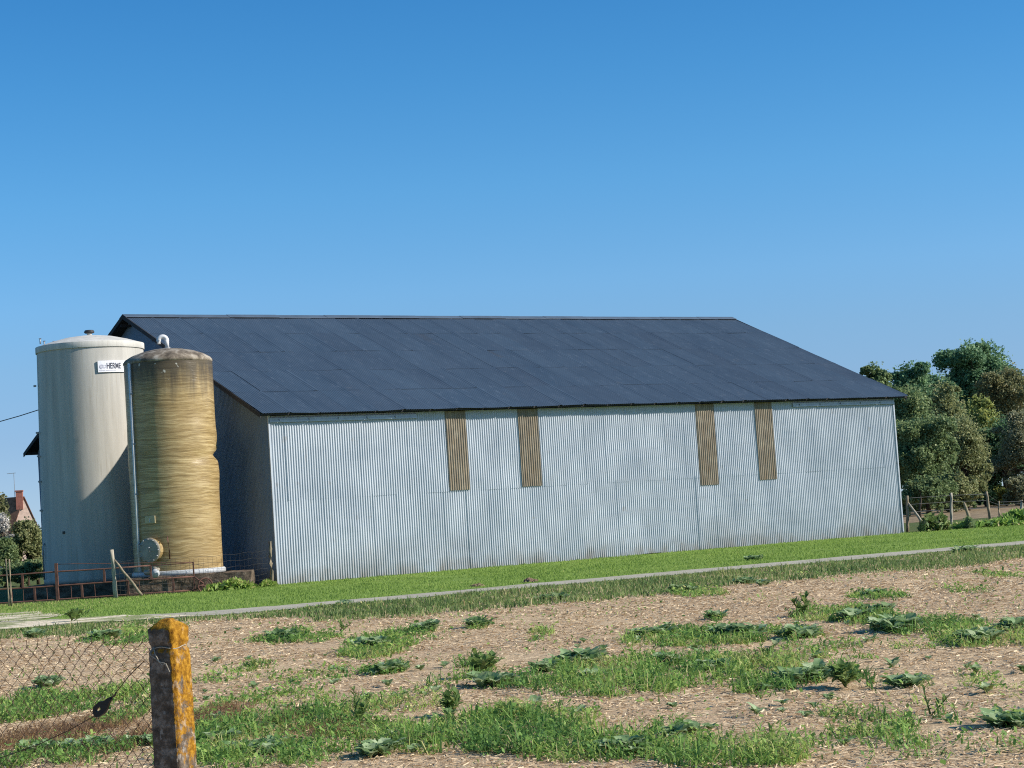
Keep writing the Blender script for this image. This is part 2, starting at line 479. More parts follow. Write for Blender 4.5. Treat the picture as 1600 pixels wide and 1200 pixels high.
def mat_ground():
    m = Mat("meadow_ground", 1.0, 0, 0.1)
    n = m.noise(0.25, 6, 0.65, m.coords(kind='World')); n2 = m.noise(6, 5, 0.7, m.coords(kind='World'))
    c = m.ramp(n, [(0.35, (0.085, 0.125, 0.036)), (0.6, (0.125, 0.155, 0.052)), (0.75, (0.19, 0.165, 0.09))])
    c = m.mix(m.ramp(n2, [(0.35, 0.6), (0.7, 0.0)]), c, (0.045, 0.05, 0.02))
    m.color(c); m.bump(n2, 0.8, 0.05); MT["meadow_ground"] = m.m
    m = Mat("lawn_ground", 1.0, 0, 0.1)
    n = m.noise(0.5, 6, 0.65, m.coords((1, 1, 1), 'World')); n2 = m.noise(9, 5, 0.7, m.coords(kind='World'))
    c = m.ramp(n, [(0.35, (0.17, 0.265, 0.055)), (0.65, (0.24, 0.34, 0.075))])
    c = m.mix(m.ramp(n2, [(0.35, 0.5), (0.65, 0.0)]), c, (0.075, 0.125, 0.020))
    m.color(c); m.bump(n2, 0.8, 0.04); MT["lawn_ground"] = m.m
    m = Mat("stubble_soil", 1.0, 0, 0.1)
    w = m.coords(kind='World')
    n = m.noise(0.22, 5, 0.6, w); n2 = m.noise(14, 5, 0.75, m.coords((1, 1.2, 1), 'World')); n3 = m.noise(48, 3, 0.7, w)
    c = m.ramp(n2, [(0.30, (0.20, 0.13, 0.075)), (0.43, (0.56, 0.405, 0.245)), (0.58, (0.74, 0.555, 0.35)), (0.76, (0.82, 0.67, 0.46))])
    c = m.mix(m.ramp(n3, [(0.4, 0.62), (0.56, 0.0)]), c, (0.13, 0.088, 0.055))
    c = m.mix(m.math('MULTIPLY', m.ramp(n, [(0.42, 0.0), (0.62, 1.0)]), 0.45), c, (0.36, 0.25, 0.165))
    n5 = m.noise(2.6, 5, 0.7, m.coords((1, 1.6, 1), 'World'))
    c = m.mix(m.math('MULTIPLY', m.ramp(n5, [(0.5, 0.0), (0.66, 1.0)]), 0.55), c, (0.21, 0.145, 0.095))
    m.color(c); m.bump(m.math('ADD', n2, n3), 0.5, 0.02); MT["stubble_soil"] = m.m
    m = Mat("ploughed_soil", 1.0, 0, 0.1)
    n2 = m.noise(1.6, 6, 0.75, m.coords((1, 0.5, 1), 'World'))
    c = m.ramp(n2, [(0.3, (0.11, 0.085, 0.05)), (0.5, (0.24, 0.175, 0.11)), (0.7, (0.44, 0.34, 0.21))])
    m.color(c); m.bump(n2, 0.6, 0.1); MT["ploughed_soil"] = m.m
    m = Mat("path_gravel", 0.95, 0, 0.2)
    n = m.noise(1.3, 5, 0.65, m.coords(kind='World')); n2 = m.noise(35, 4, 0.7, m.coords(kind='World'))
    c = m.ramp(n, [(0.3, (0.36, 0.325, 0.255)), (0.7, (0.50, 0.46, 0.375))])
    c = m.mix(m.ramp(n2, [(0.35, 0.5), (0.7, 0.0)]), c, (0.30, 0.275, 0.235))
    g_ = m.ramp(m.noise(0.9, 6, 0.75, m.coords((1, 2.2, 1), 'World')), [(0.52, 0.0), (0.64, 1.0)])
    c = m.mix(m.math('MULTIPLY', g_, 0.7), c, (0.20, 0.22, 0.085))
    m.color(c); m.bump(n2, 0.5, 0.02); MT["path_gravel"] = m.m
    m = Mat("pale_gravel", 0.95, 0, 0.2)
    n = m.noise(1.3, 5, 0.65, m.coords(kind='World')); n2 = m.noise(12, 5, 0.75, m.coords((1, 1, 1), 'World'))
    c = m.ramp(n2, [(0.3, (0.32, 0.25, 0.16)), (0.5, (0.70, 0.59, 0.43)), (0.7, (0.88, 0.80, 0.65))])
    g_ = m.ramp(m.noise(0.75, 6, 0.75, m.coords((1, 1.3, 1), 'World')), [(0.47, 0.0), (0.56, 1.0)])
    c = m.mix(m.math('MULTIPLY', g_, 0.85), c, m.ramp(n2, [(0.3, (0.10, 0.14, 0.035)), (0.7, (0.24, 0.28, 0.09))]))
    m.color(c); m.bump(n2, 0.7, 0.03); MT["pale_gravel"] = m.m


mat_ground()


def mat_blade(name, stops, trans=0.4, rough=0.6):
    m = Mat(name, rough, 0, 0.25)
    m.color(m.ramp(m.attr("tint"), stops)); m.leaf(trans); MT[name] = m.m; return m.m


mat_blade("lawn_blade", [(0.0, (0.15, 0.245, 0.045)), (0.5, (0.235, 0.345, 0.070)), (0.9, (0.32, 0.41, 0.10)), (1.0, (0.42, 0.38, 0.16))])
mat_blade("verge_blade", [(0.0, (0.085, 0.150, 0.050)), (0.5, (0.155, 0.235, 0.072)), (0.85, (0.27, 0.32, 0.11)), (1.0, (0.48, 0.41, 0.22))])
mat_blade("weed_blade", [(0.0, (0.090, 0.195, 0.050)), (0.45, (0.195, 0.340, 0.075)), (0.85, (0.35, 0.46, 0.11)), (1.0, (0.48, 0.41, 0.20))])
mat_blade("dry_blade", [(0.0, (0.13, 0.065, 0.034)), (0.5, (0.30, 0.18, 0.09)), (1.0, (0.58, 0.42, 0.21))])
mat_blade("straw", [(0.0, (0.30, 0.20, 0.12)), (0.4, (0.60, 0.45, 0.28)), (0.8, (0.78, 0.62, 0.41)), (1.0, (0.86, 0.76, 0.56))], 0.1, 0.6)
mat_blade("broad_leaf", [(0.0, (0.13, 0.23, 0.085)), (0.5, (0.28, 0.40, 0.19)), (1.0, (0.54, 0.62, 0.38))], 0.4, 0.5)
mat_blade("stalk_leaf", [(0.0, (0.11, 0.19, 0.06)), (0.5, (0.20, 0.30, 0.09)), (1.0, (0.34, 0.38, 0.13))], 0.45, 0.55)


def tree_mat(name, a, b, c):
    return mat_blade(name, [(0.0, tuple(v * 1.5 for v in a)), (0.5, tuple(v * 1.5 for v in b)), (1.0, tuple(v * 1.5 for v in c))], 0.42, 0.55)


tree_mat("oak_leaf", (0.050, 0.105, 0.055), (0.100, 0.180, 0.090), (0.185, 0.270, 0.140))
tree_mat("green_leaf", (0.060, 0.100, 0.043), (0.125, 0.175, 0.075), (0.235, 0.275, 0.125))
tree_mat("olive_leaf", (0.085, 0.110, 0.048), (0.175, 0.195, 0.085), (0.310, 0.300, 0.155))
tree_mat("russet_leaf", (0.070, 0.086, 0.040), (0.150, 0.155, 0.074), (0.270, 0.245, 0.125))
tree_mat("lime_leaf", (0.090, 0.125, 0.040), (0.200, 0.230, 0.070), (0.340, 0.350, 0.115))
tree_mat("grey_leaf", (0.075, 0.088, 0.046), (0.165, 0.172, 0.095), (0.330, 0.310, 0.200))
tree_mat("pale_blossom", (0.25, 0.24, 0.21), (0.45, 0.43, 0.40), (0.70, 0.68, 0.66))

# ------------------------------------------------------------------ ground sheets
BX, BY, BYAW = -6.4811, 52.591, R(90) - 0.9607          # barn corner and heading of its long wall
bd = np.array([math.cos(BYAW), math.sin(BYAW)]); bg_ = np.array([-math.sin(BYAW), math.cos(BYAW)])


def uv(u, v): return np.array([BX, BY]) + u * bd + v * bg_


np_mesh("ground", [(-900, -60, 0), (900, -60, 0), (900, 1600, 0), (-900, 1600, 0)], np.array([[0, 1, 2, 3]]), MT["meadow_ground"])
tag(bpy.data.objects["ground"], "wide flat meadow ground reaching to the horizon", None, kind='structure')


def sheet(name, poly, z, mat, label, rag=0.0):
    if rag:
        out = []; poly = [np.array(p[:2]) for p in poly]
        for a, b in zip(poly, poly[1:] + poly[:1]):
            for k in range(24): out.append(a + (b - a) * k / 24)
        poly = [p + np.array([0.0, float(fbm(np.array(p[0] * 1.7), np.array(p[1] * 1.7)) - 0.5) * rag]) for p in out]
    mb = MB(); mb.bm.faces.new([mb.bm.verts.new((p[0], p[1], z)) for p in poly])
    o = mb.build(name, MT[mat]); return tag(o, label, None, kind='structure')


# path edges (near side / far side), surveyed on the ground
near_e = [ground(x, y) for x, y in ((-420, 1016), (-150, 996), (0, 984.5), (120, 975), (300, 964.5), (450, 953), (600, 939), (800, 921.3), (1000, 903.8), (1300, 877.8), (1600, 850.8), (1900, 825.5))]
far_e = [ground(x, y) for x, y in ((-420, 999), (-150, 980), (0, 972), (120, 966.5), (300, 957.5), (450, 945.5), (600, 933), (800, 915), (1000, 897.5), (1300, 871.5), (1600, 845.5), (1900, 821.5))]


def ribbon(name, A, B, z, mat, label, sub=12):
    def dense(E):
        out = []
        for a, b in zip(E, E[1:]):
            for k in range(sub): out.append(a + (b - a) * k / sub)
        out.append(E[-1]); return np.array(out)
    a, b = dense(A), dense(B); n = len(a)
    a = a.copy(); b = b.copy()
    j = fbm(np.arange(n) * 0.7, np.zeros(n)) - 0.5; j2 = fbm(np.arange(n) * 0.7, np.ones(n) * 9.3) - 0.5
    a[:, 1] += j * 0.7; b[:, 1] += j2 * 0.7
    V = np.concatenate([a, b]); V[:, 2] = z
    f = np.array([[i, i + 1, n + i + 1, n + i] for i in range(n - 1)])
    o = np_mesh(name, V, f, MT[mat]); return tag(o, label, None, kind='structure')


lawn_poly = [p[:2] for p in far_e] + [uv(75, -3.2), uv(40, -0.4), uv(23.3, 0.05), uv(-0.2, 0.05), uv(-1.2, -0.6), np.array([-9.5, 50.9]), np.array([-13.9, 50.2]), np.array([-20, 49.0]), np.array([-24, 47.5])]
sheet("lawn", lawn_poly, 0.004, "lawn_ground", "bright green mown lawn strip in front of the barn")
ribbon("path", near_e, far_e, 0.008, "path_gravel", "thin pale gravel track between lawn and field")
yard_poly = [ground(x, y) for x, y in ((-420, 998), (-150, 979), (0, 972), (60, 968), (95, 963), (70, 957.5), (40, 957), (0, 960), (-150, 968), (-420, 985))]
sheet("yard", [p[:2] for p in yard_poly], 0.012, "pale_gravel", "patch of pale stony ground at the left end of the track", 2.2)
apron = [ground(x, y) for x, y in ((-420, 1016), (-150, 996), (0, 984.5), (120, 975), (250, 967), (310, 963.5), (200, 963), (120, 967), (0, 973), (-150, 981), (-420, 1000))]
sheet("gravel", [p[:2] for p in apron], 0.016, "pale_gravel", "pale gravel at the left end of the track", 1.2)
pl_poly = [uv(40, 42), uv(240, 15), uv(300, 160), uv(60, 90)]
pl_poly = [np.array([14, 86]), np.array([95, 84]), np.array([130, 140]), np.array([6, 146])]
sheet("ploughed_field", pl_poly, 0.004, "ploughed_soil", "brown ploughed field beyond the pasture fence")

# stubble field: fine relief near the camera
xs = np.arange(-16, 16.01, 0.11); ys = np.arange(2, 46.01, 0.11)
GX, GY = np.meshgrid(xs, ys)
# its far edge follows the track
ne = np.array(near_e); far_y = np.interp(GX, ne[:, 0], ne[:, 1]) - 0.35
GYc = np.minimum(GY, far_y)


def field_h(x, y):
    h = 0.03 * fbm(x * 0.5, y * 0.5) + 0.035 * fbm(x * 2.6 + 3, y * 2.6) ** 1.5 + 0.008 * vnoise(x * 9, y * 9)
    fy = np.interp(x, ne[:, 0], ne[:, 1]) - 0.35
    edge = np.clip((fy - y) / 1.2, 0, 1)
    return 0.006 + h * edge


GZ = field_h(GX, GYc)
V = np.stack([GX, GYc, GZ], -1).reshape(-1, 3); nx, ny = len(xs), len(ys)
ii = (np.arange(ny - 1)[:, None] * nx + np.arange(nx - 1)[None, :]).ravel()
Fq = np.stack([ii, ii + 1, ii + 1 + nx, ii + nx], -1)
keep = (np.abs(V[Fq[:, 0], 1] - V[Fq[:, 2], 1]) > 1e-4)
o = np_mesh("field", V, Fq[keep], MT["stubble_soil"], smooth=True)
tag(o, "harvested field of straw-littered bare earth", None, kind='structure')

# ------------------------------------------------------------------ barn
L, W, HE, HR, OE, OG = 23.2, 16.32, 4.50, 8.10, 0.37, 0.38
RV = W / 2 - 0.06
SL = (HR - HE) / (RV + OE)
PITCHC, AMP = 0.0763, 0.0140
barn = thing("barn", "long corrugated metal barn with dark slate-blue roof", "barn", (BX, BY, 0), BYAW)


def corr(t): return AMP * np.cos(2 * np.pi * t / PITCHC)


def corr_wall(length, top_fn, rows_z, place, seed, name, mat, seg=8, split=2.2, parent=None, wobble=1.0):
    """vertical corrugated sheeting; place(t, out, z) -> xyz"""
    r = np.random.default_rng(seed)
    nt_ = int(round(length / PITCHC * seg)); t = np.linspace(0, length, nt_ + 1)
    sw = PITCHC * 10
    Vs, Fs, base = [], [], 0
    for tier in (0, 1):
        ns = int(length / sw) + 2; shift = 0.3 if tier else 0.0
        si = np.floor((t + shift) / sw).astype(int); loc = (t + shift) / sw - si
        tilt = r.normal(0, 0.0022, ns)[si] * wobble; off = r.normal(0, 0.0022, ns)[si] * wobble
        lift = (r.uniform(0.0, 0.008, ns) + 0.010 * (r.random(ns) < 0.12))[si] * np.clip((loc - 0.93) / 0.07, 0, 1) * wobble
        out0 = corr(t) + tilt * (loc - 0.5) * 2 + off + lift + (0.0025 if tier else 0.0)
        top = top_fn(t)
        z0 = np.zeros_like(t) if tier == 0 else np.minimum(split + r.normal(0, 0.003, ns)[si], top - 0.01)
        z1 = np.minimum(split + 0.06, top) if tier == 0 else top
        if tier == 0:
            z0 = z0 + (r.normal(0.0, 0.02, ns)[si]) - 0.02
        nr = rows_z
        for k in range(nr + 1):
            z = z0 + (z1 - z0) * k / nr
            buck = (fbm(t * 0.8 + seed, z * 1.1 + seed) - 0.5) * 0.030 * wobble
            Vs.append(place(t, out0 + buck, z))
        n = nt_ + 1
        idx = base + np.arange(nr)[:, None] * n + np.arange(nt_)[None, :]
        idx = idx.ravel(); Fs.append(np.stack([idx, idx + 1, idx + 1 + n, idx + n], -1)); base += (nr + 1) * n
    return np_mesh(name, np.concatenate(Vs), np.concatenate(Fs), MT[mat], parent, smooth=True)


front = corr_wall(L, lambda t: np.full_like(t, 4.46), 7, lambda t, o_, z: np.stack([t, -o_, z], -1), 3, "wall", "galvanised_sheet", parent=barn)
gtop = lambda t: HE + SL * (np.where(t < RV, t, W - t) + OE) - 0.07
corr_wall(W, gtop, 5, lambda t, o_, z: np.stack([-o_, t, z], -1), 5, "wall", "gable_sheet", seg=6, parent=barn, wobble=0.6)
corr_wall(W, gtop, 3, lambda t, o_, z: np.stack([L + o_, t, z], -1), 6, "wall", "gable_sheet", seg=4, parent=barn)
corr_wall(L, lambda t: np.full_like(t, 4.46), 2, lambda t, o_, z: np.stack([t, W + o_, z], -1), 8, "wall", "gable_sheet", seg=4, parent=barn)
# corner flashing
for (x, y) in ((-0.012, -0.012), (L + 0.012, -0.012)):
    MB().box((x, y, 2.24), (0.05, 0.05, 4.46)).build("corner_trim", MT["galvanised_rail"] if x > 1 else MT["galvanised_sheet"], barn)


# translucent fibreglass strips set into the long wall
def wall_u(x, y):
    v = ray(x, y); # intersect wall plane n.(P-A)=0, n=bg_
    tt = (np.array([BX, BY]) @ bg_) / (v[:2] @ bg_)
    P = v * tt; return float((P[:2] - np.array([BX, BY])) @ bd), float(P[2] + ZC)


for (xa, ya, xb, yb) in ((702.5, 766.5, 734, 766), (815.5, 760.5, 846.5, 759.5), (1094.5, 758.5, 1122.5, 757), (1186.5, 750, 1213.5, 749)):
    u0, z0 = wall_u(xa, ya); u1, z1 = wall_u(xb, yb)
    t = np.linspace(u0, u1, int((u1 - u0) / PITCHC * 8) + 1)
    rows = []
    for k in range(9):
        z = z0 + (4.455 - z0) * k / 8
        buck = (fbm(t * 1.1 + xa, np.full_like(t, z * 0.9)) - 0.5) * 0.016
        rows.append(np.stack([t, -(corr(t) + 0.034 + buck), np.full_like(t, z)], -1))
    # side returns so the strip has an edge
    Vp = np.concatenate(rows); n = len(t)
    idx = (np.arange(8)[:, None] * n + np.arange(n - 1)[None, :]).ravel()
    Fp = [np.stack([idx, idx + 1, idx + 1 + n, idx + n], -1)]
    ex = []
    b0 = len(Vp); sidev = []
    for col in (0, n - 1):
        for k in range(9):
            p = Vp[k * n + col].copy(); p[1] = 0.0; sidev.append(p)
    Vp = np.concatenate([Vp, np.array(sidev)])
    q = []
    for s_, col in enumerate((0, n - 1)):
        for k in range(8):
            q.append([k * n + col, (k + 1) * n + col, b0 + s_ * 9 + k + 1, b0 + s_ * 9 + k])
    Fp.append(np.array(q))
    np_mesh("skylight_panel", Vp, Fp, MT["fibreglass_sheet"], barn, smooth=True)
# sliding-door rails under the eave
for (u0, u1, z, dep) in ((0.0, wall_u(650, 656)[0], 4.36, 0.035), (wall_u(1237, 634)[0], L + 0.02, 4.36, 0.035)):
    mb = MB()
    mb.box(((u0 + u1) / 2, -0.02 - dep / 2, z), (u1 - u0, dep, 0.075))
    mb.box(((u0 + u1) / 2, -0.03 - dep, z - 0.055), (u1 - u0, 0.012, 0.05))
    for u in np.arange(u0 + 0.3, u1 - 0.1, 0.9):
        mb.box((u, -0.02 - dep - 0.022, z - 0.02), (0.05, 0.02, 0.06))
    mb.build("door_rail", MT["galvanised_rail"], barn)


# roof: individual corrugated sheets, five courses, with lifted edges and gaps
def roof_slope(side):
    r = np.random.default_rng(20 + side)
    run = RV + OE if side == 0 else (W - RV) + OE
    sl = (HR - HE) / run
    cols = 27; x0, x1 = -OG, L + OG; cw = (x1 - x0) / cols; rows = 5
    Vs, Fs, T, base = [], [], [], 0
    seg = 11 * 6 if side == 0 else 22
    for rr in range(rows):
        shift = (r.random() - 0.5) * 0.0
        for cc in range(cols):
            a = x0 + cc * cw; b = a + cw
            gapw = 0.006 if r.random() < 0.6 else r.uniform(0.010, 0.028)
            b2 = b - gapw if cc < cols - 1 else b
            x = np.linspace(a, b2, seg + 1)
            s0 = rr / rows - (0.006 if rr else 0); s1 = (rr + 1) / rows
            dz = rr * 0.0 + r.normal(0, 0.003); tl = r.normal(0.003, 0.006)
            lift = r.uniform(0.004, 0.024) * np.clip((np.linspace(0, 1, seg + 1) - 0.82) / 0.18, 0, 1)
            tint = np.clip(r.normal(0.6, 0.3), 0, 1)
            for k in range(4):
                s_ = s0 + (s1 - s0) * k / 3
                z = HE + (HR - HE) * s_ + corr(x) * 0.42 + dz + tl * (np.linspace(-0.5, 0.5, seg + 1)) + lift + 0.003 * (1 - k / 3)
                z = z + (fbm(x * 0.7 + side * 31, np.full_like(x, s_ * 7.0)) - 0.5) * 0.03
                v = np.full_like(x, -OE + s_ * run if side == 0 else W + OE - s_ * run)
                Vs.append(np.stack([x, v, z], -1)); T.append(np.full(seg + 1, tint))
            n = seg + 1
            idx = base + (np.arange(3)[:, None] * n + np.arange(seg)[None, :]).ravel()
            Fs.append(np.stack([idx, idx + 1, idx + 1 + n, idx + n], -1)); base += 4 * n
    return np.concatenate(Vs), np.concatenate(Fs), np.concatenate(T)


roof = None
for side in (0, 1):
    V, Fq, T = roof_slope(side)
    o = np_mesh("roof", V, Fq, MT["roof_sheet"], barn, {"tint": T}, smooth=True)
    if side == 0: roof = o
    run = RV + OE if side == 0 else (W - RV) + OE
    mb = MB()
    ya, yb = (-OE + 0.09, RV) if side == 0 else (W + OE - 0.09, RV)
    hd = HE + 0.09 * (HR - HE) / run
    xa, xb = -OG + 0.01, L + OG - 0.01
    P = [(xa, ya, hd - 0.02), (xb, ya, hd - 0.02), (xb, yb, HR - 0.02), (xa, yb, HR - 0.02)]
    Q = [(p[0], p[1], p[2] - 0.06) for p in P]
    mb.quad(*P); mb.quad(*reversed(Q))
    for i in range(4): mb.quad(P[i], Q[i], Q[(i + 1) % 4], P[(i + 1) % 4])
    mb.build("roof_deck", MT["dark_timber"], o)
    # barge boards on both gable edges
    for x in (-OG - 0.012, L + OG + 0.012):
        n = 1; mbb = MB(); P = [(x - 0.012, ya, HE + 0.03), (x + 0.012, ya, HE + 0.03), (x + 0.012, yb, HR + 0.03), (x - 0.012, yb, HR + 0.03)]
        Q = [(p[0], p[1], p[2] - 0.13) for p in P]
        mbb.quad(*P); mbb.quad(*reversed(Q))
        for i in range(4): mbb.quad(P[i], Q[i], Q[(i + 1) % 4], P[(i + 1) % 4])
        mbb.build("barge_board", MT["dark_timber"], o)
mb = MB()
for k in range(14):
    a = -OG - 0.02 + k * (L + 2 * OG + 0.04) / 14; b = a + (L + 2 * OG + 0.04) / 14 - 0.004
    dz = random.uniform(-0.008, 0.008)
    for s_ in (-1, 1):
        P = [(a, RV, HR + 0.05 + dz), (b, RV, HR + 0.05 + dz), (b, RV + s_ * 0.24, HR + 0.05 - 0.24 * SL + dz), (a, RV + s_ * 0.24, HR + 0.05 - 0.24 * SL + dz)]
        Q = [(p[0], p[1], p[2] - 0.012) for p in P]
        mb.quad(*P)
        for i in range(4): mb.quad(P[i], Q[i], Q[(i + 1) % 4], P[(i + 1) % 4])
mb.build("ridge_cap", MT["ridge_metal"], roof)
# rafter tail and purlin ends peeping out under the near verge
for k in range(6):
    s_ = 0.04 + k * 0.185
    mb = MB().box((-OG / 2 + 0.02, -OE + s_ * (RV + OE), HE + (HR - HE) * s_ - 0.13), (OG - 0.04, 0.07, 0.10)); mb.build("purlin_end", MT["dark_timber"], barn)
    mb = MB().box((-OG / 2 + 0.02, W + OE - s_ * (W - RV + OE), HE + (HR - HE) * s_ - 0.13), (OG - 0.04, 0.07, 0.10)); mb.build("purlin_end", MT["dark_timber"], barn)


# ------------------------------------------------------------------ tanks
def rot_to(ang, axis, r, z):            # point on a cylinder surface
    return Vector((axis[0] + r * math.cos(ang), axis[1] + r * math.sin(ang), z))


# cream tank
cw = at(145.6, 640, 55.6); cwx, cwy = cw[0], cw[1]
wt = thing("storage_tank", "tall cream cylindrical tank with white nameplate and domed lid", "tank", (cwx, cwy, 0))
Z0, ZS = 0.36, 6.78
MB().lathe([(0.0, Z0), (1.56, Z0), (1.57, Z0 + 0.1), (1.555, 1.6), (1.53, 3.2), (1.50, 4.9), (1.465, ZS)], 96).build("body", MT["cream_fibreglass"], wt)
lid = MB().lathe([(1.46, ZS - 0.03), (1.494, ZS - 0.028), (1.497, ZS - 0.022), (1.497, ZS + 0.135), (1.494, ZS + 0.142), (1.46, ZS + 0.150), (1.45, ZS + 0.153), (1.1, ZS + 0.265), (0.7, ZS + 0.365), (0.3, ZS + 0.42), (0.0, ZS + 0.43)], 96).build("lid", MT["weathered_lid"], wt)
MB().lathe([(0.0, ZS + 0.42), (0.07, ZS + 0.42), (0.07, ZS + 0.50), (0.055, ZS + 0.51)], 20).build("vent_neck", MT["weathered_lid"], lid)
MB().lathe([(0.0, ZS + 0.50), (0.12, ZS + 0.50), (0.15, ZS + 0.53), (0.12, ZS + 0.585), (0.0, ZS + 0.60)], 20).build("vent_cap", MT["dark_metal"], lid)
for a, z in ((2.6, ZS + 0.26), (2.95, ZS + 0.24), (3.5, ZS + 0.24)):
    p = rot_to(a, (0, 0), 1.36, z); mb = MB().tube([p, p + Vector((0, 0, 0.14))], 0.02, 6); mb.box(p + Vector((0, 0, 0.15)), (0.07, 0.02, 0.02))
    mb.build("lifting_eye", MT["grey_metal"], lid)
view_w = math.atan2(-cwy, -cwx)          # bearing from the tank to the camera
LW = view_w - math.radians(79)
for z in (5.85, 4.55, 3.9, 3.2, 2.4, 1.2):
    p = rot_to(LW, (0, 0), 1.575, z)
    MB().box(p, (0.07, 0.09, 0.05), Matrix.Rotation(LW, 3, 'Z'), 0.008).build("ladder_lug", MT["grey_metal"], wt)
p0 = rot_to(LW + 0.12, (0, 0), 1.62, 0.5)
MB().tube([p0, p0 + Vector((0, 0, 0.9)), rot_to(LW + 0.12, (0, 0), 1.56, 1.5)], 0.025, 8).build("drain_pipe", MT["grey_metal"], wt)
MB().box(rot_to(view_w - 0.65, (0, 0), 1.572, 1.75), (0.02, 0.07, 0.07), Matrix.Rotation(view_w - 0.65, 3, 'Z'), 0.006).build("inspection_plug", MT["dark_metal"], wt)

# nameplate, wrapped on the cylinder
RS = 1.50
zt = at(175, 562.5, 54.2)[2]; zb = at(175, 580.5, 54.2)[2]
a_l = view_w + math.asin((152.0 - 142.2) / 81.5); sign_w = 1.62


def on_cyl(s_, z, r): return (r * math.cos(a_l + s_ / RS), r * math.sin(a_l + s_ / RS), z)


def curved_plate(s0, s1, za, zb_, r, mb, n=16, thick=0.012):
    A = [[mb.bm.verts.new(on_cyl(s0 + (s1 - s0) * k / n, z, rr)) for k in range(n + 1)] for z, rr in ((za, r), (zb_, r), (zb_, r - thick), (za, r - thick))]
    for q in range(4):
        for k in range(n): mb.bm.faces.new((A[q][k], A[q][k + 1], A[(q + 1) % 4][k + 1], A[(q + 1) % 4][k]))
    for k in (0, n): mb.bm.faces.new([A[q][k] for q in range(4)])
    return mb


np_ = curved_plate(0, sign_w, zb, zt, RS + 0.022, MB(), thick=0.03).build("nameplate", MT["sign_white"], wt)


def wrap_text(txt, size, s0, z0, r, mat, parent, name, sx=1.0):
    cu = bpy.data.curves.new("t", 'FONT'); cu.body = txt; cu.size = size; cu.extrude = 0.0; cu.offset = 0.004
    to = bpy.data.objects.new("t", cu); C.objects.link(to)
    bpy.context.view_layer.update()
    dg = bpy.context.evaluated_depsgraph_get()
    me = bpy.data.meshes.new_from_object(to.evaluated_get(dg))
    bpy.data.objects.remove(to)
    for v in me.vertices: v.co = Vector(on_cyl(s0 + v.co.x * sx, z0 + v.co.y, r))
    me.name = name; me.materials.clear(); me.materials.append(mat)
    ob = bpy.data.objects.new(name, me); link(ob, parent); return ob


h_ = zt - zb
wrap_text("HERME", 0.225, 0.235, zb + h_ * 0.31, RS + 0.027, MT["sign_ink"], np_, "lettering", 0.60)
mb = MB()
def emblem_ring(cs, cz, ra, rb, w, a0, a1):
    pr = None
    for k in range(25):
        a = a0 + (a1 - a0) * k / 24
        p1 = on_cyl(cs + ra * math.cos(a), cz + rb * math.sin(a), RS + 0.027); p2 = on_cyl(cs + (ra - w) * math.cos(a), cz + (rb - w) * math.sin(a), RS + 0.027)
        cur = (mb.bm.verts.new(p1), mb.bm.verts.new(p2))
        if pr: mb.bm.faces.new((pr[0], cur[0], cur[1], pr[1]))
        pr = cur
emblem_ring(0.105, zb + h_ * 0.48, 0.062, 0.062, 0.03, 0.2, math.pi * 1.6)
emblem_ring(0.175, zb + h_ * 0.5, 0.065, 0.05, 0.025, math.pi * 1.1, math.pi * 2.4)
emblem_ring(0.105, zb + h_ * 0.44, 0.022, 0.022, 0.02, 0, math.pi * 2)
mb.build("emblem", MT["sign_grey"], np_)
mb = MB(); curved_plate(0.045, 0.20, zb + h_ * 0.125, zb + h_ * 0.165, RS + 0.0265, mb, 4, 0.003); curved_plate(0.215, 0.50, zb + h_ * 0.125, zb + h_ * 0.165, RS + 0.0265, mb, 6, 0.003)
mb.build("underline", MT["sign_grey"], np_)

# yellow tank
YD = 52.4
cy = at(270.6, 720, YD); cyx, cyy = cy[0], cy[1]
yt = thing("fibreglass_tank", "golden brown wound fibreglass tank with dented side and grimy top", "tank", (cyx, cyy, 0))
ZB, ZY = 0.47, 6.02
RY = 1.153
view_y = math.atan2(-cyy, -cyx)
nA, nZ = 160, 130
ang = np.linspace(0, 2 * np.pi, nA, endpoint=False); zz = np.linspace(ZB, ZY, nZ)
AA, ZZ = np.meshgrid(ang, zz)
rr = RY + 0.010 * (fbm(AA * 3, ZZ * 1.2) - 0.5) + 0.012 * (fbm(np.cos(AA) * 2 + 5, ZZ * 0.9 + np.sin(AA) * 2) - 0.5) * 2
rr = rr + 0.003 * (vnoise(np.cos(AA) * 2 + ZZ * 0.5 + 9, ZZ * 14 + 2 * np.sin(AA)) - 0.5)
side_a = view_y + R(90)


def dent(a0, z0, sa, sz, d):
    da = (AA - a0 + np.pi) % (2 * np.pi) - np.pi
    return -d * np.exp(-(da / sa) ** 2 - ((ZZ - z0) / sz) ** 2)


rr = rr + dent(side_a, 3.52, 0.42, 0.10, 0.125) + dent(side_a, 3.05, 0.5, 0.3, -0.03) + dent(side_a, 4.0, 0.5, 0.3, -0.02)
rr = rr + dent(view_y + 0.7, 3.45, 0.30, 0.16, 0.03) + dent(view_y + 0.9, 2.7, 0.25, 0.2, -0.02) + dent(view_y + 0.6, 4.6, 0.3, 0.25, 0.016)
V = np.stack([rr * np.cos(AA), rr * np.sin(AA), ZZ], -1).reshape(-1, 3)
i = np.arange(nZ - 1)[:, None] * nA; j = np.arange(nA)[None, :]; j2 = (j + 1) % nA
Fq = np.stack([i + j, i + j2, i + nA + j2, i + nA + j], -1).reshape(-1, 4)
np_mesh("body", V, Fq, MT["wound_fibreglass"], yt, smooth=True)
dome = MB().lathe([(1.150, ZY - 0.03), (1.168, ZY - 0.01), (1.165, ZY + 0.04), (1.12, ZY + 0.10), (0.95, ZY + 0.20), (0.7, ZY + 0.29), (0.4, ZY + 0.355), (0.0, ZY + 0.38)], 96).build("dome", MT["weathered_dome"], yt)
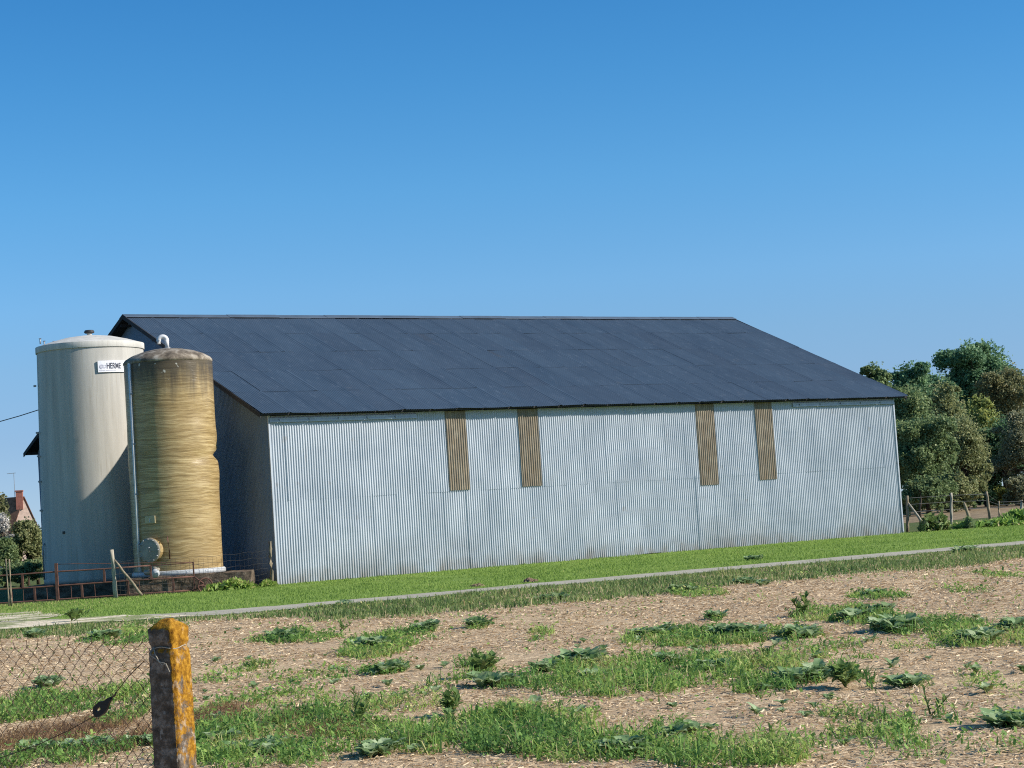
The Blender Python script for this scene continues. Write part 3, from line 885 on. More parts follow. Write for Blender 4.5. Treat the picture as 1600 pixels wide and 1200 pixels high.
right = Vector((-math.sin(view_y), math.cos(view_y), 0))
pts = [Vector((0, 0, ZY + 0.34)) + right * 0.0]
for k in range(0, 11):
    a = math.pi * k / 10
    pts.append(Vector((0, 0, ZY + 0.60)) - right * (0.105 * (1 - math.cos(a))) + Vector((0, 0, 0.105 * math.sin(a))))
pts.append(pts[-1] + Vector((0, 0, -0.09)))
gn = MB().tube(pts, 0.062, 14).build("vent_pipe", MT["white_pipe"], yt)
MB().lathe([(0.0, ZY + 0.36), (0.10, ZY + 0.36), (0.10, ZY + 0.40), (0.064, ZY + 0.41)], 16).build("vent_flange", MT["grey_metal"], gn)
MB().lathe([(1.14, ZB - 0.02), (1.215, ZB - 0.02), (1.215, ZB + 0.075), (1.185, ZB + 0.105), (1.14, ZB + 0.11)], 96).build("base_band", MT["white_plastic"], yt)
pa = view_y - R(56)
pts = [rot_to(pa, (0, 0), RY + 0.055, ZY - 0.02), rot_to(pa, (0, 0), RY + 0.055, ZB + 0.16), rot_to(pa, (0, 0), RY - 0.02, ZB + 0.12)]
sp_ = MB().tube(pts, 0.036, 10).build("sight_pipe", MT["white_pipe"], yt)
for z in (5.2, 3.9, 2.6, 1.3):
    MB().box(rot_to(pa, (0, 0), RY + 0.03, z), (0.10, 0.10, 0.035), Matrix.Rotation(pa, 3, 'Z')).build("pipe_clip", MT["grey_metal"], sp_)


def radial(mb, a, z, r0, prof, n=32):
    """lathe profile (radius, outward distance) about the outward normal at bearing a"""
    m2 = MB().lathe(prof, n); me = bpy.data.meshes.new("tmp"); m2.bm.to_mesh(me); m2.bm.free()
    q = Vector((math.cos(a), math.sin(a), 0)).to_track_quat('Z', 'Y')
    me.transform(Matrix.Translation(rot_to(a, (0, 0), r0, z)) @ q.to_matrix().to_4x4()); mb.bm.from_mesh(me); bpy.data.meshes.remove(me); return mb


ma = view_y - R(33); mz = 1.13
mh = radial(MB(), ma, mz, RY - 0.08, [(0.30, 0.0), (0.27, 0.12), (0.27, 0.20), (0.325, 0.20), (0.325, 0.235), (0.0, 0.235)]).build("manhole", MT["wound_fibreglass"], yt)
mc = radial(MB(), ma, mz, RY - 0.08, [(0.0, 0.236), (0.318, 0.236), (0.318, 0.262), (0.26, 0.275), (0.0, 0.292)]).build("manhole_cover", MT["grey_cover"], mh)
mb = MB(); nrm = Vector((math.cos(ma), math.sin(ma), 0)); sd = Vector((-math.sin(ma), math.cos(ma), 0))
cc = rot_to(ma, (0, 0), RY + 0.215, mz)
for k in range(12):
    a = 2 * math.pi * k / 12; p = cc + sd * 0.29 * math.cos(a) + Vector((0, 0, 0.29 * math.sin(a)))
    MB().tube([p - nrm * 0.06, p + nrm * 0.03], 0.014, 6).build("cover_bolt", MT["grey_metal"], mh)
mb.tube([cc + sd * 0.05 + Vector((0, 0, 0.08)), cc + sd * 0.05 + Vector((0, 0, 0.08)) + nrm * 0.05, cc + sd * 0.05 + Vector((0, 0, -0.02)) + nrm * 0.05, cc + sd * 0.05 + Vector((0, 0, -0.02))], 0.016, 6)
mb.build("cover_grip", MT["grey_metal"], mh)
mb = MB(); a2 = ma + 0.36
pts = [rot_to(a2, (0, 0), RY + 0.02, mz + 0.32), rot_to(a2 + 0.03, (0, 0), RY + 0.16, mz + 0.22), rot_to(a2 + 0.05, (0, 0), RY + 0.17, mz - 0.05), rot_to(a2 + 0.03, (0, 0), RY + 0.02, mz - 0.25)]
mb.tube(pts, 0.016, 6); mb.build("manhole_handle", MT["rusty_iron"], yt)
pz = at(235, 812, YD - 1)[2]
MB().box(rot_to(ma - 0.03, (0, 0), RY + 0.012, pz), (0.03, 0.31, 0.19), Matrix.Rotation(ma - 0.03, 3, 'Z'), 0.006).build("data_plate", MT["tan_plate"], yt)
MB().box(rot_to(ma - 0.03, (0, 0), RY + 0.03, pz - 0.02), (0.008, 0.022, 0.10), Matrix.Rotation(ma - 0.03, 3, 'Z')).build("plate_rivet", MT["white_plastic"], yt)
va = view_y - R(27)
mb = radial(MB(), va, ZB + 0.16, RY - 0.02, [(0.05, 0), (0.05, 0.22), (0.085, 0.22), (0.085, 0.26), (0.0, 0.26)], 16)
mb.tube([rot_to(va - 0.22, (0, 0), RY + 0.18, ZB + 0.10), rot_to(va, (0, 0), RY + 0.2, ZB + 0.11)], 0.07, 12)
ov = mb.build("outlet_valve", MT["grey_cover"], yt)
radial(MB(), va + 0.03, ZB + 0.07, RY + 0.2, [(0.0, 0.0), (0.10, 0.0), (0.115, 0.06), (0.09, 0.12), (0.0, 0.14)], 18).build("valve_cap", MT["white_plastic"], ov)

# plinths
def plinth(name, poly, h, label, seed):
    r = np.random.default_rng(seed)
    bm = bmesh.new(); vs = [bm.verts.new((p[0], p[1], -0.05)) for p in poly]
    f = bm.faces.new(vs); ex = bmesh.ops.extrude_face_region(bm, geom=[f])
    for v in ex['geom']:
        if isinstance(v, bmesh.types.BMVert): v.co.z = h
    bmesh.ops.recalc_face_normals(bm, faces=bm.faces[:])
    bmesh.ops.triangulate(bm, faces=bm.faces[:])
    for k in range(4):
        es = [e for e in bm.edges if e.calc_length() > 0.22]
        if es: bmesh.ops.subdivide_edges(bm, edges=es, cuts=1)
        bmesh.ops.triangulate(bm, faces=bm.faces[:])
    for v in bm.verts:
        if v.co.z < 0: continue
        v.co += Vector(((vnoise(np.array(v.co.x * 4 + 3), np.array(v.co.z * 5 + v.co.y * 3)) - 0.5) * 0.05, (vnoise(np.array(v.co.x * 4), np.array(v.co.z * 5 + v.co.y * 3 + 7)) - 0.5) * 0.05, (vnoise(np.array(v.co.x * 5), np.array(v.co.y * 5)) - 0.6) * 0.05 if v.co.z > h - 0.01 else 0))
    me = bpy.data.meshes.new(name); bm.to_mesh(me); bm.free(); me.materials.append(MT["rubble_concrete"])
    return tag(link(bpy.data.objects.new(name, me)), label, "plinth")


plinth("plinth", [(-10.15, 51.0), (-7.0, 51.25), (-7.05, 52.3), (-7.95, 53.9), (-10.3, 53.9)], 0.45, "low rough rubble plinth beneath the golden brown tank", 1)
plinth("plinth", [(cwx - 1.75, cwy - 1.75), (cwx + 1.3, cwy - 1.75), (cwx + 1.7, cwy + 0.5), (cwx + 0.6, cwy + 1.75), (cwx - 1.75, cwy + 1.75)], 0.36, "dark rubble plinth beneath the cream tank", 2)


# ------------------------------------------------------------------ rusty barrier, post-and-net fence
GL, GR = ground(-200, 958.5), None
def gate_pt(x, z, lean=0.0):
    D = 50.45 + 0.0016 * x
    v = ray(x, 900); P = v * (D / v[1]); return Vector((P[0], P[1], z))


bar = thing("cattle_barrier", "rusty low two-tier iron cattle barrier in front of the tanks", "barrier", gate_pt(303, 0))
inv = Matrix.Translation(-Vector(bar.location))


def gz(x, y):                          # height on the barrier's plane
    D = 50.45 + 0.0016 * x; return at(x, y, D)[2]


def rail(xa, xb, za, zb_, r, name):
    mb = MB(); n = 8
    pts = [gate_pt(xa + (xb - xa) * k / n, za + (zb_ - za) * k / n + random.uniform(-0.006, 0.006)) for k in range(n + 1)]
    mb.tube(pts, r, 6); mb.xf(inv); return mb.build(name, MT["rusty_iron"], bar)


zt_, zm_, zl_ = gz(150, 889.5), gz(150, 911.5), gz(150, 932.5)
rail(-330, 236, zt_, zt_ + 0.0, 0.022, "rail"); rail(-330, 303, zm_, zm_ + 0.01, 0.022, "rail"); rail(-330, 303, zl_, zl_, 0.022, "rail")
rail(88, 303, gz(88, 881.5), gz(303, 878.5), 0.009, "top_wire"); rail(236, 303, zt_, gz(303, 879), 0.012, "rail")
for x, a, b, r in ((88.5, 0.0, gz(88, 880), 0.036), (303, zl_ - 0.03, gz(303, 878), 0.018), (-160, 0, gz(-160, 896), 0.036)):
    mb = MB().box(gate_pt(x, (a + b) / 2), (2 * r, 2 * r, b - a)); mb.xf(inv); mb.build("post", MT["rusty_iron"], bar)
for x in (35, 163, 236, -50, -120): mb = MB().box(gate_pt(x, (zt_ + zm_) / 2), (0.05, 0.05, zt_ - zm_)); mb.xf(inv); mb.build("upright", MT["rusty_iron"], bar)
for x in (16, 53, 127, 199, 270, -20, -90): mb = MB().box(gate_pt(x, (zm_ + zl_) / 2), (0.05, 0.05, zm_ - zl_)); mb.xf(inv); mb.build("upright", MT["rusty_iron"], bar)
for x in (35, 72, 110, 147, 217): mb = MB().tube([gate_pt(x, zm_), gate_pt(x + 0.3, zl_)], 0.008, 5); mb.xf(inv); mb.build("wire_strut", MT["rusty_iron"], bar)
# small iron hoop wheels on its end
for dx, r_, z_ in ((320, 0.19, 0.15),):
    c0 = gate_pt(dx, z_); mb = MB(); pts = []
    yaw_ = 0.5
    for k in range(25):
        a = 2 * math.pi * k / 24
        pts.append(c0 + Vector((math.cos(a) * r_ * math.cos(yaw_), math.cos(a) * r_ * math.sin(yaw_), math.sin(a) * r_)))
    mb.tube(pts, 0.018, 6, cap=False)
    for k in range(2):
        a = math.pi * k / 3; d_ = Vector((math.cos(a) * math.cos(yaw_), math.cos(a) * math.sin(yaw_), math.sin(a))) * r_
        mb.tube([c0 - d_, c0 + d_], 0.012, 5)
    mb.xf(inv); mb.build("wheel", MT["rusty_iron"], bar)
mb = MB().tube([gate_pt(303, zm_), gate_pt(318, 0.2)], 0.022, 6).tube([gate_pt(303, zl_), gate_pt(318, 0.2)], 0.022, 6); mb.xf(inv); mb.build("axle_bracket", MT["rusty_iron"], bar)


def pole(p, q, r, name, mat, parent=None, n=8, jit=0.015, seg=6):
    p, q = Vector(tuple(p)), Vector(tuple(q)); mb = MB(); pts = []; rad = []
    for k in range(seg + 1):
        t = k / seg; j = jit if 0 < k < seg else 0
        pts.append(p.lerp(q, t) + Vector((random.uniform(-j, j), random.uniform(-j, j), 0))); rad.append(r * (1.08 - 0.2 * t))
    mb.tube(pts, r, n, radii=rad); return mb.build(name, MT[mat], parent)


# sheep netting between the barrier and the barn corner
fe = thing("wire_fence", "sagging sheep-wire fence with rough wooden posts between tanks and barn corner", "fence", (0, 0, 0))
FD = 50.1
pA = at(181, 936, FD); pA[2] = 0; pB = at(425.5, 914, 52.2); pB[2] = 0
fe.location = tuple(pA); invf = -Vector(tuple(pA))
tA = at(174.5, 859, FD); tB = at(421.5, 846, 52.2)
pole(Vector(tuple(pA)) + invf, Vector(tuple(tA)) + invf, 0.055, "post", "pale_wood", fe)
pole(Vector(tuple(pB)) + invf, Vector(tuple(tB)) + invf, 0.05, "post", "old_wood", fe)
bA = at(177.5, 874, FD); bB = at(222, 932, FD - 0.2); bB[2] = 0.03
pole(Vector(tuple(bB)) + invf, Vector(tuple(bA)) + invf, 0.035, "brace", "old_wood", fe)
mb = MB(); A_ = Vector((0, 0, 0)); B_ = Vector(tuple(pB)) + invf; n = 34
for zi in (0.08, 0.2, 0.32, 0.46, 0.60, 0.76, 0.93):
    pts = [A_.lerp(B_, k / n) + Vector((0, 0.03 * math.sin(k), zi + 0.015 * math.sin(k * 1.3 + zi * 9) - 0.05 * math.sin(math.pi * k / n))) for k in range(n + 1)]
    mb.tube(pts, 0.0035, 3, cap=False)
for k in range(1, n):
    p = A_.lerp(B_, k / n) + Vector((0, 0.03 * math.sin(k), 0)); mb.tube([p + Vector((0, 0, 0.06)), p + Vector((0, 0, 0.90 - 0.05 * math.sin(math.pi * k / n)))], 0.003, 3, cap=False)
mb.build("wire_netting", MT["grey_wire"], fe)

# thin grey stakes at the far left
for xa, ya, xb, yb in ((9, 873, 12, 899), (14.5, 873.5, 15.5, 898)):
    p = at(xb, yb, 49.0); q = at(xa, ya, 49.0); p[2] = 0
    o = pole(p, q, 0.022, "stake", "old_wood", None, 6, 0.004)
    tag(o, "thin grey wooden stake at the far left, " + ("left one of a pair" if xa < 12 else "right one of a pair"), "stake", "thin stakes by the barrier")

# overhead cable from the barn's rear gable corner
q0 = uv(0.0, 12.5); a_ = Vector((q0[0] - 0.05, q0[1], 5.7)); b_ = Vector(tuple(at(-160, 706, 62)))
# keep the seen stretch: from behind the cream tank out of the frame
pp = [at(66, 638.5, 63.0), at(30, 650, 64), at(0, 658.5, 65), at(-60, 674, 68), at(-200, 700, 75), at(-420, 720, 85)]
pts = [a_] + [Vector(tuple(p)) for p in pp]
tag(MB().tube(pts, 0.016, 5).build("overhead_cable", MT["dark_metal"]), "thin dark overhead cable running left from behind the cream tank", "cable")

# ------------------------------------------------------------------ right-hand pasture fence
pf = thing("pasture_fence", "wire pasture fence with weathered posts and a diagonal brace at right barn corner", "fence", ground(1419, 834))
iv = -Vector(pf.location)
def fp(x, y, D): return Vector(tuple(at(x, y, D))) + iv
D1, D2, D3 = 67.2, 68.5, 73.0
for (xa, ya, xb, yb, D, r, m_) in ((1418.5, 833.5, 1417.5, 774.5, D1, 0.055, "old_wood"), (1487, 826, 1486, 770, D2, 0.05, "pale_wood"), (1547.5, 814.5, 1541, 768, D3, 0.055, "old_wood"), (1561, 806, 1560.5, 783, 78, 0.04, "old_wood"), (1597, 805, 1596, 781.5, 80, 0.07, "pale_wood"), (1650, 800, 1649, 776, 80, 0.05, "old_wood")):
    a = fp(xb, yb, D); b = fp(xa, ya, D); b.z = -0.02
    pole(b, a, r, "post", m_, pf, 7, 0.012)
b = fp(1450.5, 831, D1 - 0.3); b.z = 0.02
pole(b, fp(1419, 786, D1), 0.045, "brace", "pale_wood", pf, 7, 0.01)
mb = MB()
for dy in (4, 14, 26):
    mb.tube([fp(1417.5, 774.5 + dy, D1), fp(1486, 770 + dy, D2), fp(1541.5, 768 + dy, D3), fp(1560.5, 783 + dy * 0.4, 78), fp(1596, 781.5 + dy * 0.4, 80), fp(1649, 776 + dy * .4, 80)], 0.006, 4, cap=False)
mb.build("fence_wire", MT["grey_wire"], pf)


# ------------------------------------------------------------------ foreground concrete post and chain-link
PD = 6.9
pt = at(262, 965, PD); px, py = pt[0], pt[1]; ptop = pt[2]
yaw_p = R(-26)                                           # bearing of the sunny right-hand face
post = thing("concrete_post", "old square concrete fence post crusted with orange lichen", "post", (px, py, 0), yaw_p)
HW = 0.053
def ring(h, z, j=0.0): return [(sx * h, sy * h, z) for sx, sy in ((1, -1), (1, 1), (-1, 1), (-1, -1))]
prof = [(HW + 0.004, -0.3), (HW + 0.003, 0.3), (HW, ptop - 0.16), (HW - 0.001, ptop - 0.118), (HW - 0.009, ptop - 0.105), (HW - 0.010, ptop - 0.096), (HW - 0.003, ptop - 0.082), (HW - 0.001, ptop - 0.038), (HW - 0.012, ptop - 0.026), (0.012, ptop - 0.002)]
bm = bmesh.new(); rings = []
for h, z in prof: rings.append([bm.verts.new(p) for p in ring(h, z)])
for a, b in zip(rings, rings[1:]):
    for k in range(4): bm.faces.new((a[k], a[(k + 1) % 4], b[(k + 1) % 4], b[k]))
bm.faces.new(rings[-1]); bm.faces.new(list(reversed(rings[0])))
bmesh.ops.recalc_face_normals(bm, faces=bm.faces[:])
ve = [e for e in bm.edges if abs(e.verts[0].co.z - e.verts[1].co.z) > 0.03]
bmesh.ops.bevel(bm, geom=ve, offset=0.006, segments=2, affect='EDGES')
for k in range(6):
    es = [e for e in bm.edges if e.calc_length() > 0.012]
    if len(bm.verts) > 60000 or not es: break
    bmesh.ops.subdivide_edges(bm, edges=es, cuts=1, use_grid_fill=True)
bmesh.ops.triangulate(bm, faces=bm.faces[:])
co = np.array([v.co[:] for v in bm.verts])
dn = fbm(co[:, 0] * 40 + co[:, 1] * 55, co[:, 2] * 40) - 0.5; dn2 = fbm(co[:, 0] * 130 + 3, co[:, 2] * 130 + co[:, 1] * 110) - 0.5
bm.normal_update()
for v, a, b in zip(bm.verts, dn, dn2): v.co += v.normal * float(a * 0.005 + b * 0.003)
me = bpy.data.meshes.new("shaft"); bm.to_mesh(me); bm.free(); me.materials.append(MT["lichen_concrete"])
me.polygons.foreach_set("use_smooth", np.ones(len(me.polygons), dtype=bool))
link(bpy.data.objects.new("shaft", me), post)
# tie wire twisted round the neck of the post
mb = MB(); pts = []
zn = ptop - 0.101
for k in range(33):
    a = 2 * math.pi * k / 32; c_, s_ = math.cos(a), math.sin(a); q = 0.047 / max(abs(c_), abs(s_)); q = min(q, 0.058)
    pts.append((c_ * q, s_ * q, zn + 0.004 * math.sin(3 * a)))
mb.tube(pts, 0.0016, 5, cap=False)
mb.tube([(-0.03, -0.048, zn), (-0.015, -0.062, zn - 0.02), (0.0, -0.06, zn - 0.045), (0.022, -0.062, zn - 0.05), (0.036, -0.066, zn - 0.062)], 0.0018, 5)
mb.tube([(-0.046, -0.05, zn + 0.002), (-0.036, -0.06, zn - 0.022), (-0.018, -0.058, zn - 0.034), (0.012, -0.061, zn - 0.056), (0.030, -0.064, zn - 0.052), (0.040, -0.060, zn - 0.080)], 0.0016, 5)
mb.build("tie_wire", MT["pale_wood"], post)

# chain-link netting, going left and away from the post
fdir = Vector((math.cos(R(154)), math.sin(R(154)), 0))
nd = Vector((-fdir.y, fdir.x, 0))
orig = Vector((px, py, 0)) + fdir * 0.035 - nd * 0.0
cl = thing("chain_link_fence", "rusty diamond-mesh chain-link netting hanging left of the lichened post", "fence", orig)
dw, dh = 0.051, 0.054
cols = 44; rows_ = 41
topz = 1.048
def warp(s_, z):
    w1 = fbm(np.array(s_ * 4.0 + 3), np.array(z * 4.0)) - 0.5; w2 = fbm(np.array(s_ * 4.0 + 30), np.array(z * 4.0 + 9)) - 0.5; w3 = fbm(np.array(s_ * 2.2), np.array(z * 2.2 + 50)) - 0.5
    sag = 0.012 * math.sin(s_ * 5 + 1) + 0.02 * s_
    p = fdir * (s_ + w1 * 0.035) + Vector((0, 0, z + w2 * 0.035 + sag)) + nd * (w3 * 0.10)
    return p
mb = MB()
for c_ in range(cols):
    pts = []
    for k in range(rows_ * 1 + 1):
        z = topz - k * dh / 2
        if z < -0.02: break
        sgn = 1 if k % 2 == 0 else 0
        s_ = (c_ + (sgn if True else 0) * 1.0) * dw * 1.0 / 1.0
        s_ = c_ * dw / 1.0 + (dw / 1.0) * (0.5 if (k % 2) else 0.0) * 1.0
        s_ = c_ * dw + (dw * 0.53 if k % 2 else -0.03 * dw)
        p = warp(s_, z) + nd * (0.002 if k % 2 else -0.002); pts.append(p)
    mb.tube(pts, 0.0014, 4, cap=False)
    pts = []
    for k in range(rows_ * 1 + 1):
        z = topz - k * dh / 2
        if z < -0.02: break
        s_ = c_ * dw + (-dw * 0.53 if k % 2 else 0.03 * dw)
        pts.append(warp(s_, z) - nd * (0.002 if k % 2 else -0.002))
    if c_ > 0: mb.tube(pts, 0.0014, 4, cap=False)
    # cut ends standing up along the top
    p = warp(c_ * dw, topz); mb.tube([p, p + Vector((random.uniform(-.006, .006), 0, random.uniform(0.015, 0.03)))], 0.0013, 4)
mb.build("netting", MT["rusty_wire"], cl)
s_l = lambda x, y: None
def on_fence(x, y):
    v = ray(x, y); O = np.array([0, 0, ZC]); nn = np.array(nd[:]); t = (np.array(orig[:]) - O) @ nn / (v @ nn); return Vector(tuple(O + v * t)) - Vector(orig)
mb = MB()
wp = [on_fence(229, 1032), on_fence(205, 1055), on_fence(179, 1089), on_fence(153, 1117), on_fence(110, 1141), on_fence(60, 1164), on_fence(0, 1185)]
wp = [p - nd * -0.012 for p in wp]
mb.tube(wp, 0.0017, 5); mb.build("stay_wire", MT["rusty_wire"], cl)
# the black plastic tensioner hanging on the stay wire
ta, tb = on_fence(177.5, 1090) + Vector(orig), on_fence(153, 1117) + Vector(orig)
tn = thing("wire_tensioner", "black plastic wire tensioner hanging slantwise on the chain-link netting", "tensioner", ta)
ax_ = (tb - ta); ln = ax_.length; ax_.normalize(); sdv = nd.cross(ax_).normalized()
outl = [(0.0, -0.004), (0.012, -0.010), (0.05 * ln / .08, -0.013), (0.62 * ln, -0.030), (0.80 * ln, -0.026), (1.0 * ln, -0.012), (1.02 * ln, 0.004), (0.9 * ln, 0.014), (0.55 * ln, 0.020), (0.3 * ln, 0.012), (0.08 * ln, 0.008)]
outl = [(0.0, -0.005), (0.18 * ln, -0.010), (0.34 * ln, -0.012), (0.46 * ln, -0.022), (0.66 * ln, -0.024), (0.84 * ln, -0.024), (1.0 * ln, -0.012), (1.02 * ln, 0.006), (0.88 * ln, 0.016), (0.62 * ln, 0.021), (0.40 * ln, 0.018), (0.2 * ln, 0.009), (0.0, 0.006)]
bm = bmesh.new()
hole = [(0.58 * ln, -0.008), (0.62 * ln, 0.001), (0.84 * ln, -0.001), (0.84 * ln, -0.010), (0.68 * ln, -0.012)]
def P2(a, b, d): return ax_ * a + sdv * b + nd * d
tops = []
for d in (0.02, 0.008):
    vo = [bm.verts.new(P2(a, b, d)) for a, b in outl]; vh = [bm.verts.new(P2(a, b, d)) for a, b in hole]
    es = [bm.edges.new((vo[k], vo[(k + 1) % len(vo)])) for k in range(len(vo))] + [bm.edges.new((vh[k], vh[(k + 1) % len(vh)])) for k in range(len(vh))]
    bmesh.ops.triangle_fill(bm, edges=es, use_beauty=True); tops.append((vo, vh))
for q in (0, 1):
    a, b = tops[0][q], tops[1][q]
    for k in range(len(a)): bm.faces.new((a[k], a[(k + 1) % len(a)], b[(k + 1) % len(a)], b[k]))
bmesh.ops.recalc_face_normals(bm, faces=bm.faces[:])
me = bpy.data.meshes.new("tag_body"); bm.to_mesh(me); bm.free(); me.materials.append(MT["black_plastic"]); link(bpy.data.objects.new("tag_body", me), tn)
MB().tube([P2(0.01, 0, 0.014), P2(-0.018, 0.003, 0.012), P2(-0.03, -0.002, 0.012)], 0.003, 6).build("hook", MT["rusty_wire"], tn)


# ------------------------------------------------------------------ vegetation builders
def blades(name, P, h, w, mat, lean=0.5, tint=None, seed=1, parent=None, wind=(0, 0)):
    r = np.random.default_rng(seed); n = len(P)
    a = r.random(n) * 2 * np.pi; b = r.random(n) * 2 * np.pi
    le = np.abs(r.normal(0, lean, n)) * h
    dx = np.cos(a); dy = np.sin(a); lx = np.cos(b) * le + wind[0] * h; ly = np.sin(b) * le + wind[1] * h
    V = np.zeros((n, 5, 3), np.float32); hw = w / 2
    V[:, 0] = P; V[:, 0, 0] -= dx * hw; V[:, 0, 1] -= dy * hw
    V[:, 1] = P; V[:, 1, 0] += dx * hw; V[:, 1, 1] += dy * hw
    M_ = P.copy(); M_[:, 0] += lx * 0.35; M_[:, 1] += ly * 0.35; M_[:, 2] += h * 0.6
    V[:, 2] = M_; V[:, 2, 0] += dx * hw * 0.75; V[:, 2, 1] += dy * hw * 0.75
    V[:, 3] = M_; V[:, 3, 0] -= dx * hw * 0.75; V[:, 3, 1] -= dy * hw * 0.75
    T_ = P.copy(); T_[:, 0] += lx; T_[:, 1] += ly; T_[:, 2] += np.maximum(h - 0.35 * le, h * 0.35)
    V[:, 4] = T_
    i = np.arange(n)[:, None] * 5
    q = np.concatenate([i + 0, i + 1, i + 2, i + 3], 1); t = np.concatenate([i + 3, i + 2, i + 4], 1)
    if tint is None: tint = np.clip(r.normal(0.5, 0.22, n), 0, 1)
    return np_mesh(name, V.reshape(-1, 3), [q, t], MT[mat], parent, {"tint": np.repeat(tint, 5)})


def in_poly(P, poly):
    poly = np.array([p[:2] for p in poly]); x, y = P[:, 0], P[:, 1]; ins = np.zeros(len(P), bool); j = len(poly) - 1
    for i in range(len(poly)):
        xi, yi = poly[i]; xj, yj = poly[j]
        ins ^= ((yi > y) != (yj > y)) & (x < (xj - xi) * (y - yi) / (yj - yi + 1e-12) + xi); j = i
    return ins


def view_ok(P, m=1.15, left=2.2):       # generous wedge around what the camera can see
    return (np.abs(P[:, 0]) < P[:, 1] * 0.257 * m + left + 0.6)


def scatter(n, x0, x1, y0, y1, seed, power=0.0):
    r = np.random.default_rng(seed); P = np.zeros((n, 3)); P[:, 0] = r.uniform(x0, x1, n)
    t = r.random(n)
    if power: P[:, 1] = y0 * (y1 / y0) ** t            # denser near the camera
    else: P[:, 1] = r.uniform(y0, y1, n)
    return P


# lawn grass
P = scatter(420000, -20, 24, 33, 74, 11)
P = P[in_poly(P, lawn_poly) & view_ok(P)]
P = P[(vnoise(P[:, 0] * 1.3, P[:, 1] * 1.3) > 0.12) & (rng.random(len(P)) < 0.35 + 1.3 * fbm(P[:, 0] * 0.9 + 60, P[:, 1] * 0.9))]
yd = in_poly(P, yard_poly); P = P[~yd | (fbm(P[:, 0] * 1.1, P[:, 1] * 1.1 + 30) > 0.56) & (rng.random(len(P)) < 0.7)]
r = np.random.default_rng(5); h = r.uniform(0.025, 0.06, len(P)) * (0.45 + 1.1 * fbm(P[:, 0] * 1.6, P[:, 1] * 1.6))
edge_far = np.interp(P[:, 0], np.array(far_e)[:, 0], np.array(far_e)[:, 1])
tn_ = np.clip(r.normal(0.42, 0.18, len(P)) + (fbm(P[:, 0] * 0.7, P[:, 1] * 0.7) - 0.5) * 0.7, 0, 1)
lefty = np.clip((-8.5 - P[:, 0]) / 4, 0, 1)
tn_ = np.where(r.random(len(P)) < lefty * 0.35, 1.0, tn_)
o = blades("lawn_grass", P, h, r.uniform(0.008, 0.016, len(P)), "lawn_blade", 0.5, tn_, 12); tag(o, "short mown grass of the lawn strip", "grass", kind='stuff')
print("lawn", len(P))

# verge: taller rough grass on the field side of the track
ve_img = [(-420, 1040), (-150, 1020), (0, 1005), (110, 1002), (190, 985), (300, 977), (400, 972), (500, 976), (640, 968), (800, 955), (1000, 938), (1200, 914), (1400, 898), (1600, 879), (1900, 850)]
vn = np.array([ground(x, y) for x, y in ve_img])
P = scatter(330000, -18, 18, 24, 52, 13)
ny_ = np.interp(P[:, 0], ne[:, 0], ne[:, 1]); vy_ = np.interp(P[:, 0], vn[:, 0], vn[:, 1])
ragged = (fbm(P[:, 0] * 0.9, P[:, 1] * 0.9) - 0.5) * 2.6
dd = np.clip((P[:, 1] - vy_ + ragged) / 0.8, 0, 1) * np.clip((ny_ - P[:, 1] + 0.15) / 0.3, 0, 1)
dd *= np.clip(0.35 + 1.6 * (fbm(P[:, 0] * 1.5 + 9, P[:, 1] * 1.5) - 0.25), 0, 1)
P = P[(rng.random(len(P)) < dd) & view_ok(P)]
P[:, 2] = field_h(P[:, 0], P[:, 1])
r = np.random.default_rng(6); lush = fbm(P[:, 0] * 1.2 + 40, P[:, 1] * 1.2)
h = r.uniform(0.06, 0.15, len(P)) * (0.25 + 1.5 * lush * fbm(P[:, 0] * 3.1, P[:, 1] * 3.1 + 20) * 1.6)
h *= np.clip((np.interp(P[:, 0], ne[:, 0], ne[:, 1]) - P[:, 1]) / 3.2, 0.22, 1)
tn_ = np.clip(r.normal(0.5, 0.2, len(P)) + (fbm(P[:, 0] * 1.1 + 4, P[:, 1] * 1.1) - 0.5) * 0.8, 0, 1); tn_ = np.where(r.random(len(P)) < 0.06, 1.0, tn_ * 0.92)
o = blades("verge_grass", P, h, r.uniform(0.010, 0.022, len(P)), "verge_blade", 0.95, tn_, 14); tag(o, "rough green grass verge along the track", "grass", kind='stuff')
print("verge", len(P))

